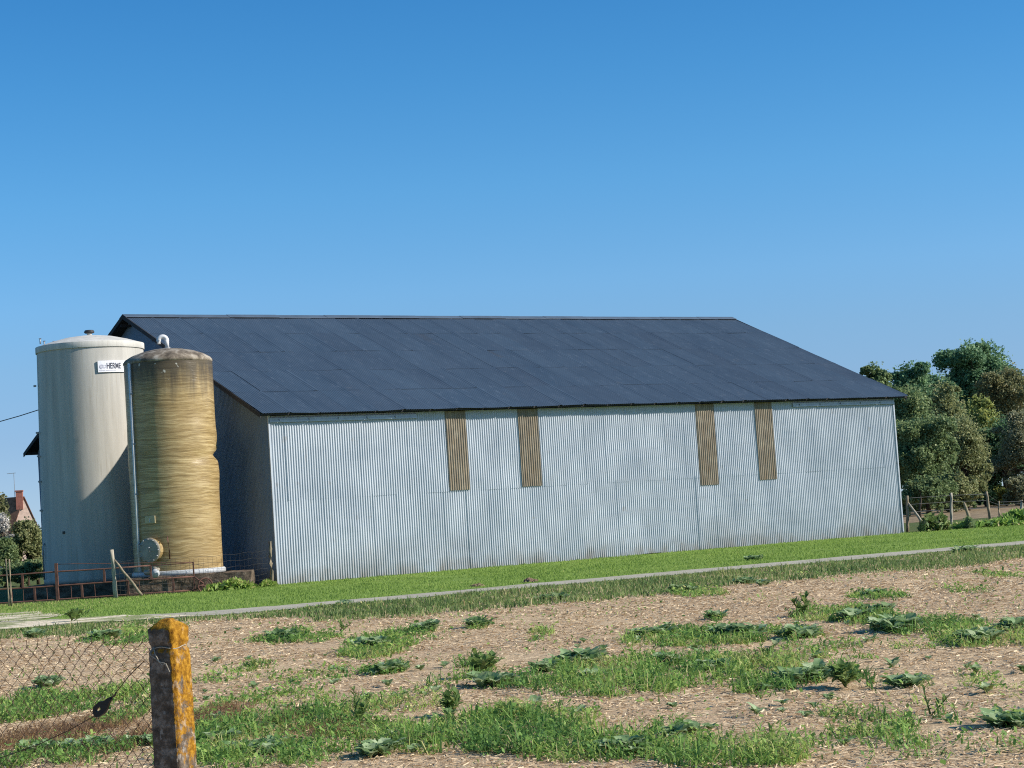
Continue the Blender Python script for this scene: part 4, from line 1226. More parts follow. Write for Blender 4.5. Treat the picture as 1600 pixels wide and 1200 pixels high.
# field weeds: patches (centre x, y, half-width, half-depth, density, height)
patches = [
    (445, 1002, 48, 12, .8, .12), (500, 1000, 45, 8, .5, .08), (610, 1012, 78, 20, .9, .12), (655, 990, 22, 7, .8, .1), (750, 984, 20, 6, .7, .1),
    (840, 997, 26, 12, .5, .1), (600, 1054, 42, 8, .8, .1), (480, 1062, 110, 12, .25, .08), (400, 1050, 30, 10, .45, .1), (745, 1055, 30, 18, .8, .16),
    (1000, 1062, 275, 30, .95, .16), (860, 1075, 110, 18, .9, .15), (1180, 1068, 100, 26, 1.0, .16), (1085, 1003, 112, 16, .9, .13), (1245, 999, 34, 12, .8, .12), (1325, 967, 75, 16, .8, .13),
    (1362, 937, 48, 9, .5, .1), (1405, 988, 44, 14, .8, .13), (1525, 1000, 90, 26, .9, .14), (1115, 972, 12, 6, .8, .1), (1320, 1062, 24, 22, .9, .17), (1420, 1077, 36, 7, .7, .08),
    (1580, 905, 30, 10, .4, .09), (1500, 925, 40, 8, .3, .08), (1430, 1020, 60, 10, .2, .08), (1090, 930, 40, 8, .6, .1), (1290, 1020, 60, 20, .25, .08), (1560, 1080, 50, 30, .2, .08),
    (760, 1160, 200, 34, 1.0, .17), (480, 1165, 190, 42, .95, .14), (620, 1112, 100, 20, .42, .12), (420, 1105, 110, 24, .5, .09), (980, 1180, 140, 26, .9, .15), (1210, 1185, 190, 28, .85, .15), (1330, 1165, 80, 20, .7, .13), (1060, 1152, 45, 16, .9, .13), (800, 1120, 22, 16, .8, .14), (885, 1130, 60, 14, .4, .12),
    (1390, 1142, 40, 18, .6, .12), (1580, 1142, 40, 14, .8, .12), (1470, 1128, 24, 22, .4, .15), (1500, 1185, 120, 14, .3, .1), (1310, 1125, 40, 10, .4, .1),
    (105, 1108, 130, 26, 1.0, .14), (30, 1120, 60, 22, .8, .13), (210, 1120, 30, 30, .6, .12), (150, 1182, 90, 22, .7, .12), (60, 1190, 70, 18, .8, .12), (170, 1000, 40, 12, .6, .1), (230, 1000, 40, 16, .4, .1), (350, 1065, 40, 12, .3, .08), (330, 1165, 70, 34, .9, .13),
]
wp_ = []
for cx, cy_, rx, ry, dens, ht in patches:
    c0 = ground(cx, cy_); D = c0[1]
    wp_.append((c0[0], c0[1], rx * D / FPX, ry * D * D / (FPX * ZC), dens, ht, math.tan(ROLL * 0.0)))
P = scatter(1830000, -11, 11, 8.5, 36, 15, 1.0)
P = P[view_ok(P)]
dens = np.zeros(len(P)); hts = np.full(len(P), 0.07)
n1 = fbm(P[:, 0] * 2.4, P[:, 1] * 1.4); n2 = fbm(P[:, 0] * 6 + 9, P[:, 1] * 4)
for (x, y, ax__, ay, de, ht, _) in wp_:
    d = ((P[:, 0] - x) / ax__) ** 2 + ((P[:, 1] - y) / ay) ** 2
    k = de * np.clip((0.98 - d + (n1 - 0.5) * 1.9) / 0.5, 0, 1)
    m_ = k > dens; dens[m_] = k[m_]; hts[m_] = ht
dens *= np.clip((n2 - 0.36) * 5.0, 0.06, 1)
sparse = 0.010 * (fbm(P[:, 0] * 0.9 + 77, P[:, 1] * 0.6) > 0.52)
dens = np.maximum(dens, sparse)
far_taper = np.clip((P[:, 1] / 11) ** 1.0, 1, 4) / 4
P_all = P; dens_all = dens
sel = rng.random(len(P)) < dens * np.clip(0.40 + 0.22 * (P[:, 1] - 10) / 10, 0.40, 1)
P = P[sel].copy(); hts = hts[sel]; P[:, 2] = field_h(P[:, 0], P[:, 1]) - 0.004
r = np.random.default_rng(16); h = hts * (0.2 + 1.0 * r.random(len(P)) ** 1.6) * (0.45 + 0.8 * n1[sel])
tn_ = np.clip(r.normal(0.45, 0.2, len(P)) + (fbm(P[:, 0] * 1.7 + 4, P[:, 1] * 1.0) - 0.5) * 1.9, 0, 0.95); tn_ = np.where(r.random(len(P)) < 0.07, 1.0, tn_)
o = blades("field_grass", P, h, r.uniform(0.004, 0.013, len(P)) * (0.75 + P[:, 1] / 30), "weed_blade", 1.35, tn_, 17); tag(o, "green grass and seedlings in ragged patches on the field", "grass", kind='stuff')
print("field", len(P))

# low broad-leaved ground cover in the same patches
sel2 = rng.random(len(P_all)) < np.clip(dens_all, 0, 1) * 0.46
P = P_all[sel2].copy(); P[:, 2] = field_h(P[:, 0], P[:, 1]); n = len(P); r = np.random.default_rng(18)
ht2 = 0.010 + np.abs(r.normal(0, 0.042, n)); P[:, 2] += ht2
a = r.random(n) * 2 * np.pi; el = r.normal(0.25, 0.45, n); ll = r.uniform(0.007, 0.019, n) * (0.7 + P[:, 1] / 26)
e1 = np.stack([np.cos(a) * np.cos(el), np.sin(a) * np.cos(el), np.sin(el)], -1) * ll[:, None]
e2 = np.stack([-np.sin(a), np.cos(a), r.normal(0, 0.5, n)], -1) * (ll * r.uniform(0.4, 0.75, n))[:, None]
V = np.zeros((n, 4, 3)); V[:, 0] = P - e1; V[:, 1] = P + e2; V[:, 2] = P + e1; V[:, 3] = P - e2
i = np.arange(n)[:, None] * 4
tcl = np.clip(fbm(P[:, 0] * 2.2 + 70, P[:, 1] * 1.3) * 1.5 - 0.25 + r.normal(0, 0.15, n), 0, 0.95)
o = np_mesh("ground_cover_weeds", V.reshape(-1, 3), np.concatenate([i, i + 1, i + 2, i + 3], 1), MT["weed_blade"], None, {"tint": np.repeat(tcl, 4)})
tag(o, "low small-leaved weeds mixed through the green patches of the field", "weeds", kind='stuff')
print("cover", n)

# straw litter
P = scatter(560000, -12, 13, 8.5, 40, 19, 1.0); P = P[view_ok(P)]
fy = np.interp(P[:, 0], vn[:, 0], vn[:, 1]); P = P[P[:, 1] < fy + 0.6]
P = P[fbm(P[:, 0] * 1.2, P[:, 1] * 1.2) + rng.normal(0, 0.08, len(P)) > 0.36]
P[:, 2] = field_h(P[:, 0], P[:, 1])
n = len(P); r = np.random.default_rng(20)
a = r.random(n) * 2 * np.pi; ln_ = r.uniform(0.012, 0.055, n) * (0.9 + P[:, 1] / 50); wd = r.uniform(0.0025, 0.0065, n) * (0.8 + P[:, 1] / 25); el = np.abs(r.normal(0.03, 0.14, n))
dx = np.cos(a) * np.cos(el); dy = np.sin(a) * np.cos(el); dz = np.sin(el)
V = np.zeros((n, 4, 3), np.float32); B0 = P.copy(); B0[:, 2] += 0.006
e1 = np.stack([dx, dy, dz], -1) * ln_[:, None]; e2 = np.stack([-np.sin(a), np.cos(a), r.normal(0, 0.4, n)], -1) * wd[:, None]
V[:, 0] = B0; V[:, 1] = B0 + e1; V[:, 2] = B0 + e1 + e2; V[:, 3] = B0 + e2
i = np.arange(n)[:, None] * 4
o = np_mesh("straw_litter", V.reshape(-1, 3), np.concatenate([i, i + 1, i + 2, i + 3], 1), MT["straw"], None, {"tint": np.repeat(np.clip(r.beta(2.2, 3.2, n), 0, 1), 4)})
tag(o, "loose chopped straw and chaff littering the field", "straw", kind='stuff')
print("straw", n)

# dead brown grass behind the netting and round the heaps
dp = []
for cx, cy_, rx, ry, cnt in ((135, 1150, 60, 20, 2600), (25, 1165, 40, 18, 1100), (205, 1165, 34, 20, 1000), (340, 1128, 46, 13, 1600), (455, 1133, 36, 10, 900), (520, 1150, 60, 12, 700)):
    c0 = ground(cx, cy_); D = c0[1]; q = rng.normal(0, 0.5, (cnt, 2))
    p = np.zeros((cnt, 3)); p[:, 0] = c0[0] + q[:, 0] * rx * D / FPX; p[:, 1] = c0[1] + q[:, 1] * ry * D * D / (FPX * ZC); dp.append(p)
P = np.concatenate(dp); P[:, 2] = field_h(P[:, 0], P[:, 1]); r = np.random.default_rng(21)
o = blades("dead_grass", P, r.uniform(0.02, 0.10, len(P)), r.uniform(0.003, 0.007, len(P)), "dry_blade", 2.4, np.clip(r.normal(0.4, 0.3, len(P)), 0, 1), 22); tag(o, "matted dead brown grass behind the chain-link netting", "dead grass", kind='stuff')


# leafy weeds (volunteer brassica / dock rosettes)
def leaf_grid(nl, length, width, r, curl=0.8, lob=0.25, nseg=6):
    """one leaf lying along +x from the origin, petiole first; returns verts, quads"""
    t = np.linspace(0, 1, nseg + 1)
    prof = np.where(t < 0.22, 0.10, np.sin(np.clip((t - 0.18) / 0.82, 0, 1) ** 0.75 * np.pi) ** 0.7)
    prof = prof * (1 + lob * np.sin(t * 17 + r.random() * 6)) + 0.02
    th = np.linspace(r.uniform(0.75, 1.4), r.uniform(-0.55, 0.5) * curl, nseg + 1)
    dx = np.cos(th) * length / nseg; dz = np.sin(th) * length / nseg
    x = np.concatenate([[0], np.cumsum(dx[:-1])]); z = np.concatenate([[0], np.cumsum(dz[:-1])])
    V = []
    for k in range(nseg + 1):
        for s_ in (-1, -0.5, 0, 0.5, 1):
            V.append((x[k], s_ * width / 2 * prof[k], z[k] + abs(s_) * width * 0.16 * prof[k] * r.uniform(0.4, 1.4) + r.normal(0, 0.03) * width * (abs(s_))))
    V = np.array(V); q = [[k * 5 + c_, k * 5 + c_ + 1, (k + 1) * 5 + c_ + 1, (k + 1) * 5 + c_] for k in range(nseg) for c_ in range(4)]
    return V, np.array(q)


def rosettes(name, spots, label, cat, group=None, size=0.2, seed=0, mat="broad_leaf", loc=None, leaves=(8, 14), curl=0.8):
    r = np.random.default_rng(seed); Vs, Fs, T, base = [], [], [], 0
    loc = np.array(loc)
    for (x, y, s_) in spots:
        for k in range(r.integers(*leaves)):
            ln = 0.63 * size * s_ * r.uniform(0.4, 1.2); V, q = leaf_grid(0, ln, ln * r.uniform(0.42, 0.62), r, curl)
            a = r.random() * 2 * np.pi; ca, sa = math.cos(a), math.sin(a); rd = 0.0
            X = V[:, 0] + rd
            W_ = np.stack([X * ca - V[:, 1] * sa + x, X * sa + V[:, 1] * ca + y, V[:, 2] + float(field_h(np.array(x), np.array(y)))], -1)
            Vs.append(W_ - loc); Fs.append(q + base); base += len(V); T.append(np.full(len(V), np.clip(r.normal(0.5, 0.25), 0, 1)))
    o = np_mesh(name, np.concatenate(Vs), np.concatenate(Fs), MT[mat], None, {"tint": np.concatenate(T)}, smooth=True, loc=loc)
    return tag(o, label, cat, group)


def clump(cx, cy_, rx, ry, n, label, size=0.2, seed=0, group=None, name="leafy_weed", mat="broad_leaf", leaves=(10, 17)):
    n = n if n == 1 else int(n * 2.8)
    c0 = ground(cx, cy_); D = c0[1]; r = np.random.default_rng(seed + 500)
    ax__, ay = rx * D / FPX, ry * D * D / (FPX * ZC)
    sp = []
    sp.append((c0[0], c0[1], 1.0)); tries = 0
    while len(sp) < n and tries < 4000:
        tries += 1
        b = sp[r.integers(0, len(sp))]; a = r.random() * 6.283; q = size * r.uniform(0.35, 0.62)
        x, y = b[0] + q * math.cos(a), b[1] + q * math.sin(a)
        if ((x - c0[0]) / max(ax__, size * .6)) ** 2 + ((y - c0[1]) / max(ay, size * .6)) ** 2 < 1: sp.append((x, y, r.uniform(0.75, 1.2)))
    return rosettes(name, sp, label, "weed", group, size, seed, mat, (c0[0], c0[1], 0), leaves)


LW_ = [
    (443, 1003, 34, 6, 7, "dark leafy weed clump alone on bare straw in mid field, nearest the lichened post's right", .26),
    (575, 1018, 24, 5, 5, "leafy weed at the left end of the small grass patch in mid field", .24),
    (657, 992, 22, 3, 5, "pale blue-green leafy weed just above the small grass patch in mid field", .24),
    (752, 985, 16, 2, 4, "small leafy weed standing alone on straw between two grass patches in mid field", .24),
    (606, 1056, 34, 3, 6, "flat spreading leafy weed on bare straw below the small mid-field grass patch", .2),
    (912, 1043, 46, 5, 9, "large leafy weed on the top left edge of the big grass patch", .24),
    (772, 1080, 14, 6, 4, "leafy weed at the left tip of the big grass patch", .22),
    (838, 1058, 26, 5, 5, "leafy weed inside the left half of the big grass patch", .2),
    (935, 1068, 30, 7, 5, "pale leafy weed in the middle of the big grass patch", .17),
    (1045, 1045, 20, 4, 4, "leafy weed on the top edge of the big grass patch near its centre", .2),
    (1115, 1052, 26, 5, 5, "leafy weed inside the right half of the big grass patch", .19),
    (1262, 1072, 24, 12, 8, "tall leafy weed with broad pale leaves at the right end of the big grass patch", .25),
    (1025, 1000, 44, 4, 7, "dark leafy weed at the left of the long dark weed row in mid field", .22),
    (1155, 1004, 36, 7, 9, "dark blue-green leafy weed at the right end of the long dark weed row", .25),
    (1248, 1001, 26, 6, 7, "dark leafy weed alone on straw just right of the long dark weed row", .25),
    (1338, 975, 20, 6, 6, "dark leafy weed in the right half of the narrow green strip, upper right field", .24),
    (1368, 962, 22, 5, 5, "leafy weed at the right tip of the narrow green strip, upper right field", .22),
    (1366, 935, 26, 2, 4, "faint low leafy weed above the narrow green strip, upper right field", .2),
    (1408, 992, 36, 8, 10, "largest dark leafy weed on the right of the field, beside the right-hand grass patch", .27),
    (1530, 1014, 36, 6, 8, "leafy weed low in the grass patch at the right edge", .25),
    (1588, 990, 26, 7, 6, "leafy weed at the right frame edge within the grass patch", .24),
    (1420, 1079, 26, 3, 5, "flat dark leafy weed on bare ground, lower right field", .18),
    (1115, 973, 9, 3, 3, "tiny leafy weed alone on straw above the long dark weed row", .2),
    (1160, 915, 20, 3, 5, "dark leafy weed at the field edge of the verge, left one of two", .24),
    (1190, 919, 9, 2, 2, "small dark leafy weed at the field edge of the verge, right one of two", .22),
    (1072, 928, 14, 6, 4, "upright grey-green leafy weed at the field edge of the verge", .28),
    (168, 1003, 26, 6, 6, "dark leafy weed on straw just above the chain-link netting", .24),
    (58, 1000, 16, 4, 4, "grey-green leafy weed at the foot of the verge on the far left", .24),
    (395, 1182, 46, 12, 10, "broad blue-green leafy weed at the bottom edge right of the lichened post", .16),
    (345, 1168, 18, 10, 5, "dark leafy weed touching the lichened post's right side near the bottom", .15),
    (595, 1187, 36, 8, 7, "blue-green leafy weed at the bottom edge, left of centre", .17),
    (985, 1188, 34, 8, 7, "blue-green leafy weed at the bottom edge, right of centre", .17),
    (1065, 1158, 30, 8, 6, "dark leafy weed in the small green patch above the bottom grass", .15),
    (1580, 1146, 26, 6, 6, "dark leafy weed at the lower right edge of the field", .18),
    (150, 1178, 48, 9, 12, "blue-green leafy weed behind the netting at the bottom, nearest the lichened post", .15),
    (55, 1188, 52, 8, 10, "blue-green leafy weed behind the netting in the bottom left corner", .15),
    (65, 1082, 34, 5, 7, "dark leafy weed behind the netting at the top of the left green patch", .2),
    (222, 1172, 22, 10, 5, "leafy weed behind the netting touching the lichened post's left side", .14),
    (1185, 875, 22, 3, 5, "leafy weed in the verge grass right of the barn's centre", .22),
    (1500, 866, 40, 3, 8, "pale leafy weed in the verge near the right edge", .24),
    (860, 942, 24, 3, 5, "dark leafy weed in the verge grass near the middle", .22),
    (535, 950, 14, 2, 3, "dark leafy weed in the verge close to the track, left of middle", .22),
]
for k, (cx, cy_, rx, ry, n, lab, sz) in enumerate(LW_): clump(cx, cy_, rx, ry, n, lab, sz, k)
r = np.random.default_rng(91)
k = 0
while k < 120:
    cx, cy_ = r.uniform(300, 1600), r.uniform(965, 1190)
    if cy_ < 985 - (cx - 300) * 0.075: continue
    clump(cx, cy_, 3, 1, 1, "tiny leafy weed seedling sprouting alone from straw-covered ground", r.uniform(.07, .17), 600 + k, "weed seedlings scattered over the field", "weed_seedling"); k += 1


# upright weeds with stem and leaves up it
def stalk(cx, cyb, cyt, label, seed, spread=0.09, n=26, stems=3):
    c0 = ground(cx, cyb); D = c0[1]; Hh = (cyb - cyt) * D / FPX; r = np.random.default_rng(seed)
    root = thing("tall_weed", label, "weed", (c0[0], c0[1], float(field_h(np.array(c0[0]), np.array(c0[1])))))
    Vs, Fs, T, base = [], [], [], 0; mb = MB()
    for s_ in range(stems):
        hh = Hh * (1.0 if s_ == 0 else r.uniform(0.5, 0.85)); lx, ly = r.normal(0, 0.10, 2) * (s_ > 0) + r.normal(0, 0.03, 2)
        mb.tube([(0, 0, 0), (lx * 0.5, ly * 0.5, hh * 0.5), (lx, ly, hh)], 0.006, 5, radii=[0.007, 0.005, 0.002])
        for k in range(n):
            t = r.uniform(0.08, 1.0); ln = 1.15 * spread * r.uniform(0.4, 1.3) * (1.15 - 0.7 * t)
            V, q = leaf_grid(0, ln, ln * 0.42, r, 2.0, 0.2, 4); a = r.random() * 6.283; ca, sa = math.cos(a), math.sin(a)
            Vs.append(np.stack([V[:, 0] * ca - V[:, 1] * sa + lx * t, V[:, 0] * sa + V[:, 1] * ca + ly * t, V[:, 2] + hh * t], -1)); Fs.append(q + base); base += len(V); T.append(np.full(len(V), np.clip(r.normal(0.45, 0.25), 0, 1)))
    mb.build("stem", MT["stalk_leaf"], root)
    np_mesh("foliage", np.concatenate(Vs), np.concatenate(Fs), MT["stalk_leaf"], root, {"tint": np.concatenate(T)}, smooth=True)


stalk(703, 1128, 1086, "upright bushy weed standing on straw left of the big grass patch's lower edge", 1, .11)
stalk(560, 1140, 1084, "tall thin dark weed spike rising from the lower left grass", 2, .08, 30, 2)
stalk(744, 1064, 1024, "bushy yellow-green weed rising at the upper left of the big grass patch", 3, .12)
stalk(1256, 968, 933, "small upright weed at the left end of the narrow green strip", 4, .12)
stalk(1193, 1040, 1012, "thin dark weed spike rising from the right of the big grass patch", 5, .08, 24, 2)
stalk(800, 1134, 1108, "short upright weed on straw below the big grass patch", 6, .09)
stalk(534, 992, 968, "thin sparse weed on straw between the two small mid-field patches", 7, .08, 16, 2)
stalk(1455, 1125, 1075, "tall sparse straw-coloured weed in the lower right field", 8, .06, 12, 2)
stalk(1322, 1082, 1048, "bushy upright weed on bare ground right of the big grass patch", 9, .13, 30, 4)
stalk(400, 1052, 1036, "small spindly weed on straw right of the lichened post", 10, .08, 14, 2)
stalk(112, 972, 957, "small leafy weed tuft in the middle of the pale gravel strip", 11, .2, 20, 3)
# weeds along the plinth foot
def low_bush(xa, xb, yb, yt, D, label, n, mat, seed, name="weed_patch", ls=0.10, cat="weed"):
    r = np.random.default_rng(seed); V = np.zeros((n, 4, 3)); c0 = at((xa + xb) / 2, yb, D); c0[2] = 0
    hw_ = (xb - xa) / 2 * D / FPX; H_ = (yb - yt) * D / FPX
    for_ = r.uniform(-1, 1, n); dep = r.normal(0, 0.2, n); prof = (1 - 0.7 * for_ ** 4) * (0.7 + 0.5 * vnoise(for_ * 3 + seed, np.zeros(n)))
    c = np.stack([for_ * hw_, dep, np.abs(r.random(n)) ** 0.8 * H_ * prof], -1)
    q = r.normal(0, 1, (n, 3)); q /= np.linalg.norm(q, axis=1)[:, None]; q2 = np.cross(q, r.normal(0, 1, (n, 3))); q2 /= np.linalg.norm(q2, axis=1)[:, None]
    s_ = r.uniform(0.5, 1.2, n)[:, None] * ls
    V[:, 0] = c - q * s_; V[:, 1] = c + q2 * s_ * 0.4; V[:, 2] = c + q * s_; V[:, 3] = c - q2 * s_ * 0.4
    V[..., 2] = np.maximum(V[..., 2], 0.0)
    i = np.arange(n)[:, None] * 4
    o = np_mesh(name, V.reshape(-1, 3), np.concatenate([i, i + 1, i + 2, i + 3], 1), MT[mat], None, {"tint": np.repeat(np.clip(r.normal(.6, .25, n), 0, 1), 4)}, loc=c0)
    return tag(o, label, cat)


low_bush(322, 396, 920, 906, 50.7, "bright green nettle-like weeds growing at the foot of the rubble plinth", 1000, "lawn_blade", 3)
low_bush(405, 432, 917, 908, 51.5, "small green weed tuft at the barn's near corner post", 600, "lawn_blade", 4, ls=0.06)
low_bush(1440, 1482, 829, 806, 66.0, "dark leafy docks clustered under the brace of the pasture fence", 900, "verge_blade", 5, ls=0.16)
low_bush(1484, 1600, 826, 817, 67.0, "ragged tall weeds along the foot of the pasture fence", 1600, "weed_blade", 6, ls=0.13)
low_bush(1510, 1518, 820, 805, 66.5, "small ivy-like weed wrapped on a broken stump", 500, "green_leaf", 7, ls=0.10)
low_bush(1560, 1640, 818, 800, 69.0, "pale green bramble heap at the right edge below the wood", 1600, "weed_blade", 8, ls=0.14)
low_bush(455, 640, 948.5, 942, 34.6, "low leafy weeds along the lawn edge of the track, left of the mole mounds", 900, "verge_blade", 9, ls=0.06)

# mole mounds
def mound(cx, cy_, rx, hz, label, seed):
    c0 = ground(cx, cy_); D = c0[1]; rad = rx * D / FPX; r = np.random.default_rng(seed)
    g = np.linspace(-1, 1, 41); X, Y = np.meshgrid(g, g); rr_ = np.sqrt(X ** 2 + Y ** 2)
    Zm = np.clip((1 - rr_ ** 1.2) * 0.8 + (fbm(X * 3 + seed, Y * 3) - 0.5) * 0.7, -0.15, 1) * hz + (vnoise(X * 14 + seed, Y * 14) - 0.5) * hz * 0.5
    Zm = np.where(rr_ > 1.0, -0.03, Zm)
    V = np.stack([X * rad, Y * rad * 1.2, Zm], -1).reshape(-1, 3)
    i = (np.arange(40)[:, None] * 41 + np.arange(40)[None, :]).ravel()
    base_z = 0.0 if D > 33 else float(field_h(np.array(c0[0]), np.array(c0[1])))
    o = np_mesh("mole_mound", V, np.stack([i, i + 1, i + 42, i + 41], -1), MT["soil"], None, loc=(c0[0], c0[1], base_z))
    tag(o, label, "mound", "mole mounds")


mound(829, 909.5, 13, 0.11, "brown soil mound on the lawn by the track, the right one of two", 1)
mound(746, 916.5, 12, 0.08, "brown soil mound on the lawn by the track, the left one of two", 2)
mound(342, 1128, 34, 0.05, "dark crumbly soil mound in grass right of the lichened post", 3)
mound(453, 1140, 20, 0.05, "small reddish soil mound in the lower left grass, right of the darker mound", 4)
mound(128, 1148, 44, 0.06, "reddish soil heap behind the netting under the black tensioner", 5)

# ------------------------------------------------------------------ trees
def crown_mesh(name, lobes, n, ls, mat, parent, seed, gap=0.0, fold=0.35):
    r = np.random.default_rng(seed)
    w = np.array([l[1][0] * l[1][1] * 1.0 + l[1][0] * l[1][2] for l in lobes]); w /= w.sum()
        # twig clumps on each lobe so leaves bunch together
    n = int(n * 3.9); ls = ls * 0.62; nc = max(6, n // 42); ci = r.choice(len(lobes), nc, p=w)
    d = r.normal(0, 1, (nc, 3)); d[:, 2] = np.abs(d[:, 2]) * 0.9 - 0.35 * (r.random(nc) < 0.45); d /= np.linalg.norm(d, axis=1)[:, None]
    cc_ = np.array([l[0] for l in lobes])[ci] + d * np.array([l[1] for l in lobes])[ci] * r.uniform(0.62, 1.08, nc)[:, None]
    k = r.integers(0, nc, n); sg = np.array([l[1] for l in lobes])[ci][k].mean(1) * 0.17
    c = cc_[k] + np.clip(r.normal(0, 1, (n, 3)), -1.7, 1.7) * sg[:, None]
    q = r.normal(0, 1, (n, 3)); q[:, 2] *= 0.6; q /= np.linalg.norm(q, axis=1)[:, None]
    nrm_ = d[k] * 0.6 + r.normal(0, 0.8, (n, 3)); q2 = np.cross(q, nrm_); q2 /= (np.linalg.norm(q2, axis=1)[:, None] + 1e-9)
    s_ = (r.uniform(0.6, 1.3, n) * ls)[:, None]
    V = np.zeros((n, 4, 3)); V[:, 0] = c - q * s_ * 0.5; V[:, 2] = c + q * s_ * 0.5
    V[:, 1] = c + q2 * s_ * 0.36; V[:, 3] = c - q2 * s_ * 0.36
    V[:, 0, 2] -= s_[:, 0] * 0.12
    V[..., 2] = np.maximum(V[..., 2], 0.02)
    i = np.arange(n)[:, None] * 4
    ct = r.normal(0.5, 0.16, nc)[k]
    t_ = np.clip(ct + r.normal(0, 0.16, n), 0, 1)
    return np_mesh(name, V.reshape(-1, 3), np.concatenate([i, i + 1, i + 2, i + 3], 1), MT[mat], parent, {"tint": np.repeat(t_, 4)})


def tree(name, label, xc, ytop, ybot, hw, D, mat, n, seed, ls=0.28, nl=7, group=None, cat="tree", trunk=True, squash=1.0):
    r = np.random.default_rng(seed)
    top = at(xc, ytop, D); X0, Y0 = top[0], D
    zt2 = top[2]; zb2 = max(at(xc, ybot, D)[2], 0.15); rw = hw * D / FPX
    root = thing(name, label, cat, (X0, Y0, 0), 0, group)
    Hc = zt2 - zb2; lobes = []
    lobes.append(((0, 0, zb2 + Hc * 0.52), (rw * 0.66, rw * 0.66, Hc * 0.44)))
    for k in range(int(nl * 2.6)):
        a = 2 * math.pi * (k + r.random() * 0.6) / nl; q = r.uniform(0.35, 0.92); zf = r.uniform(0.0, 0.84)
        lr = rw * r.uniform(0.18, 0.40) * (1 - 0.25 * max(0, zf - 0.5))
        lobes.append(((math.cos(a) * rw * q, math.sin(a) * rw * q, zb2 + Hc * zf), (lr, lr, min(lr * r.uniform(0.75, 1.05), Hc * 0.3))))
    for k in range(3):
        lr = rw * r.uniform(0.22, 0.38); lobes.append(((r.normal(0, 0.28) * rw, r.normal(0, 0.28) * rw, zt2 - lr * 1.05 - (0.0 if k == 0 else r.uniform(0, 0.12) * Hc)), (lr, lr, lr * 0.85)))
    if trunk:
        mb = MB(); th = zb2 + Hc * 0.55; b0 = max(0.06, rw * 0.07)
        mb.tube([(0, 0, -0.1), (r.normal(0, .04) * rw, 0, th * 0.5), (r.normal(0, .08) * rw, r.normal(0, .05) * rw, th)], b0, 8, radii=[b0 * 1.3, b0, b0 * 0.5])
        for (c0, rad) in lobes[1:1 + 2 * nl]:
            s0 = Vector((0, 0, th * r.uniform(0.45, 0.9))); e0 = Vector(c0); m0 = s0.lerp(e0, 0.5) + Vector((0, 0, 0.05 * rw))
            mb.tube([s0, m0, e0], b0 * 0.4, 5, radii=[b0 * 0.45, b0 * 0.3, b0 * 0.12])
        mb.build("trunk", MT["bark"], root)
    crown_mesh("crown", lobes, n, ls, mat, root, seed + 100)
    return root


def wood_mass():
    r = np.random.default_rng(77); lobes = []
    for k in range(46):
        x_ = r.uniform(1180, 1990); D = r.uniform(162, 190); p = at(x_, r.uniform(600, 640), D); hh = max(3.5, p[2])
        lobes.append(((p[0], D, hh * 0.45), (r.uniform(2.5, 4.5), r.uniform(2.5, 4), hh * 0.52)))
    return crown_mesh("woodland", lobes, 15000, .55, "green_leaf", None, 78)


tag(wood_mass(), "dark mass of woodland closing the view behind the trees", "wood", kind='stuff')
TG = "trees of the wood beyond the pasture"
tree("oak_tree", "tall dark green round-headed tree rising highest above the wood", 1528, 534, 670, 64, 150, "oak_leaf", 11000, 1, .36, 9, TG)
tree("broadleaf_tree", "dark green tree just showing over the barn's right roof slope, leftmost of the wood", 1366, 572, 720, 34, 138, "green_leaf", 5000, 2, .36, 6, TG)
tree("broadleaf_tree", "dark green bushy-topped tree between the barn roof and the tallest tree", 1421, 569, 720, 42, 142, "oak_leaf", 7000, 3, .36, 7, TG)
tree("broadleaf_tree", "small dark tree tucked against the left flank of the tallest tree", 1468, 583, 720, 32, 146, "oak_leaf", 4500, 4, .36, 6, TG)
tree("broadleaf_tree", "olive brown tree with pale speckled crown below the tallest tree's left edge", 1472, 598, 806, 36, 127, "olive_leaf", 6500, 5, .27, 7, TG)
tree("broadleaf_tree", "russet brown tree turning autumn-coloured at the right edge", 1572, 576, 740, 56, 140, "russet_leaf", 9500, 6, .27, 8, TG)
tree("broadleaf_tree", "yellow-green tree low in the middle of the wood", 1528, 620, 806, 38, 131, "lime_leaf", 6500, 7, .25, 7, TG)
tree("broadleaf_tree", "deep green tree just right of the barn's eave corner", 1418, 602, 780, 46, 120, "green_leaf", 8000, 8, .30, 8, TG)
tree("broadleaf_tree", "mid green leafy tree reaching the ground beside the barn's right end", 1440, 650, 791, 58, 108, "green_leaf", 13000, 9, .22, 9, TG)
tree("broadleaf_tree", "olive green tree with dense low foliage behind the fence's middle post", 1502, 652, 791, 44, 115, "olive_leaf", 11000, 10, .21, 8, TG)
tree("broadleaf_tree", "grey-brown bushy tree overhanging the dark hollow at the right edge", 1598, 640, 795, 52, 125, "grey_leaf", 11500, 11, .20, 8, TG)
tree("broadleaf_tree", "russet tree half cut by the right edge of the photo, behind the grey-brown one", 1640, 566, 760, 60, 150, "russet_leaf", 7500, 12, .28, 7, TG)
tree("broadleaf_tree", "tree behind the hollow at the right, leaf colour darkened for its shade", 1562, 655, 791, 44, 130, "oak_leaf", 7500, 13, .25, 7, TG)  # darker leaf colour stands in for the deep shade of the hollow
tree("broadleaf_tree", "green shrubby tree filling the gap under the yellow-green tree", 1478, 690, 791, 34, 118, "green_leaf", 6500, 14, .23, 7, TG)
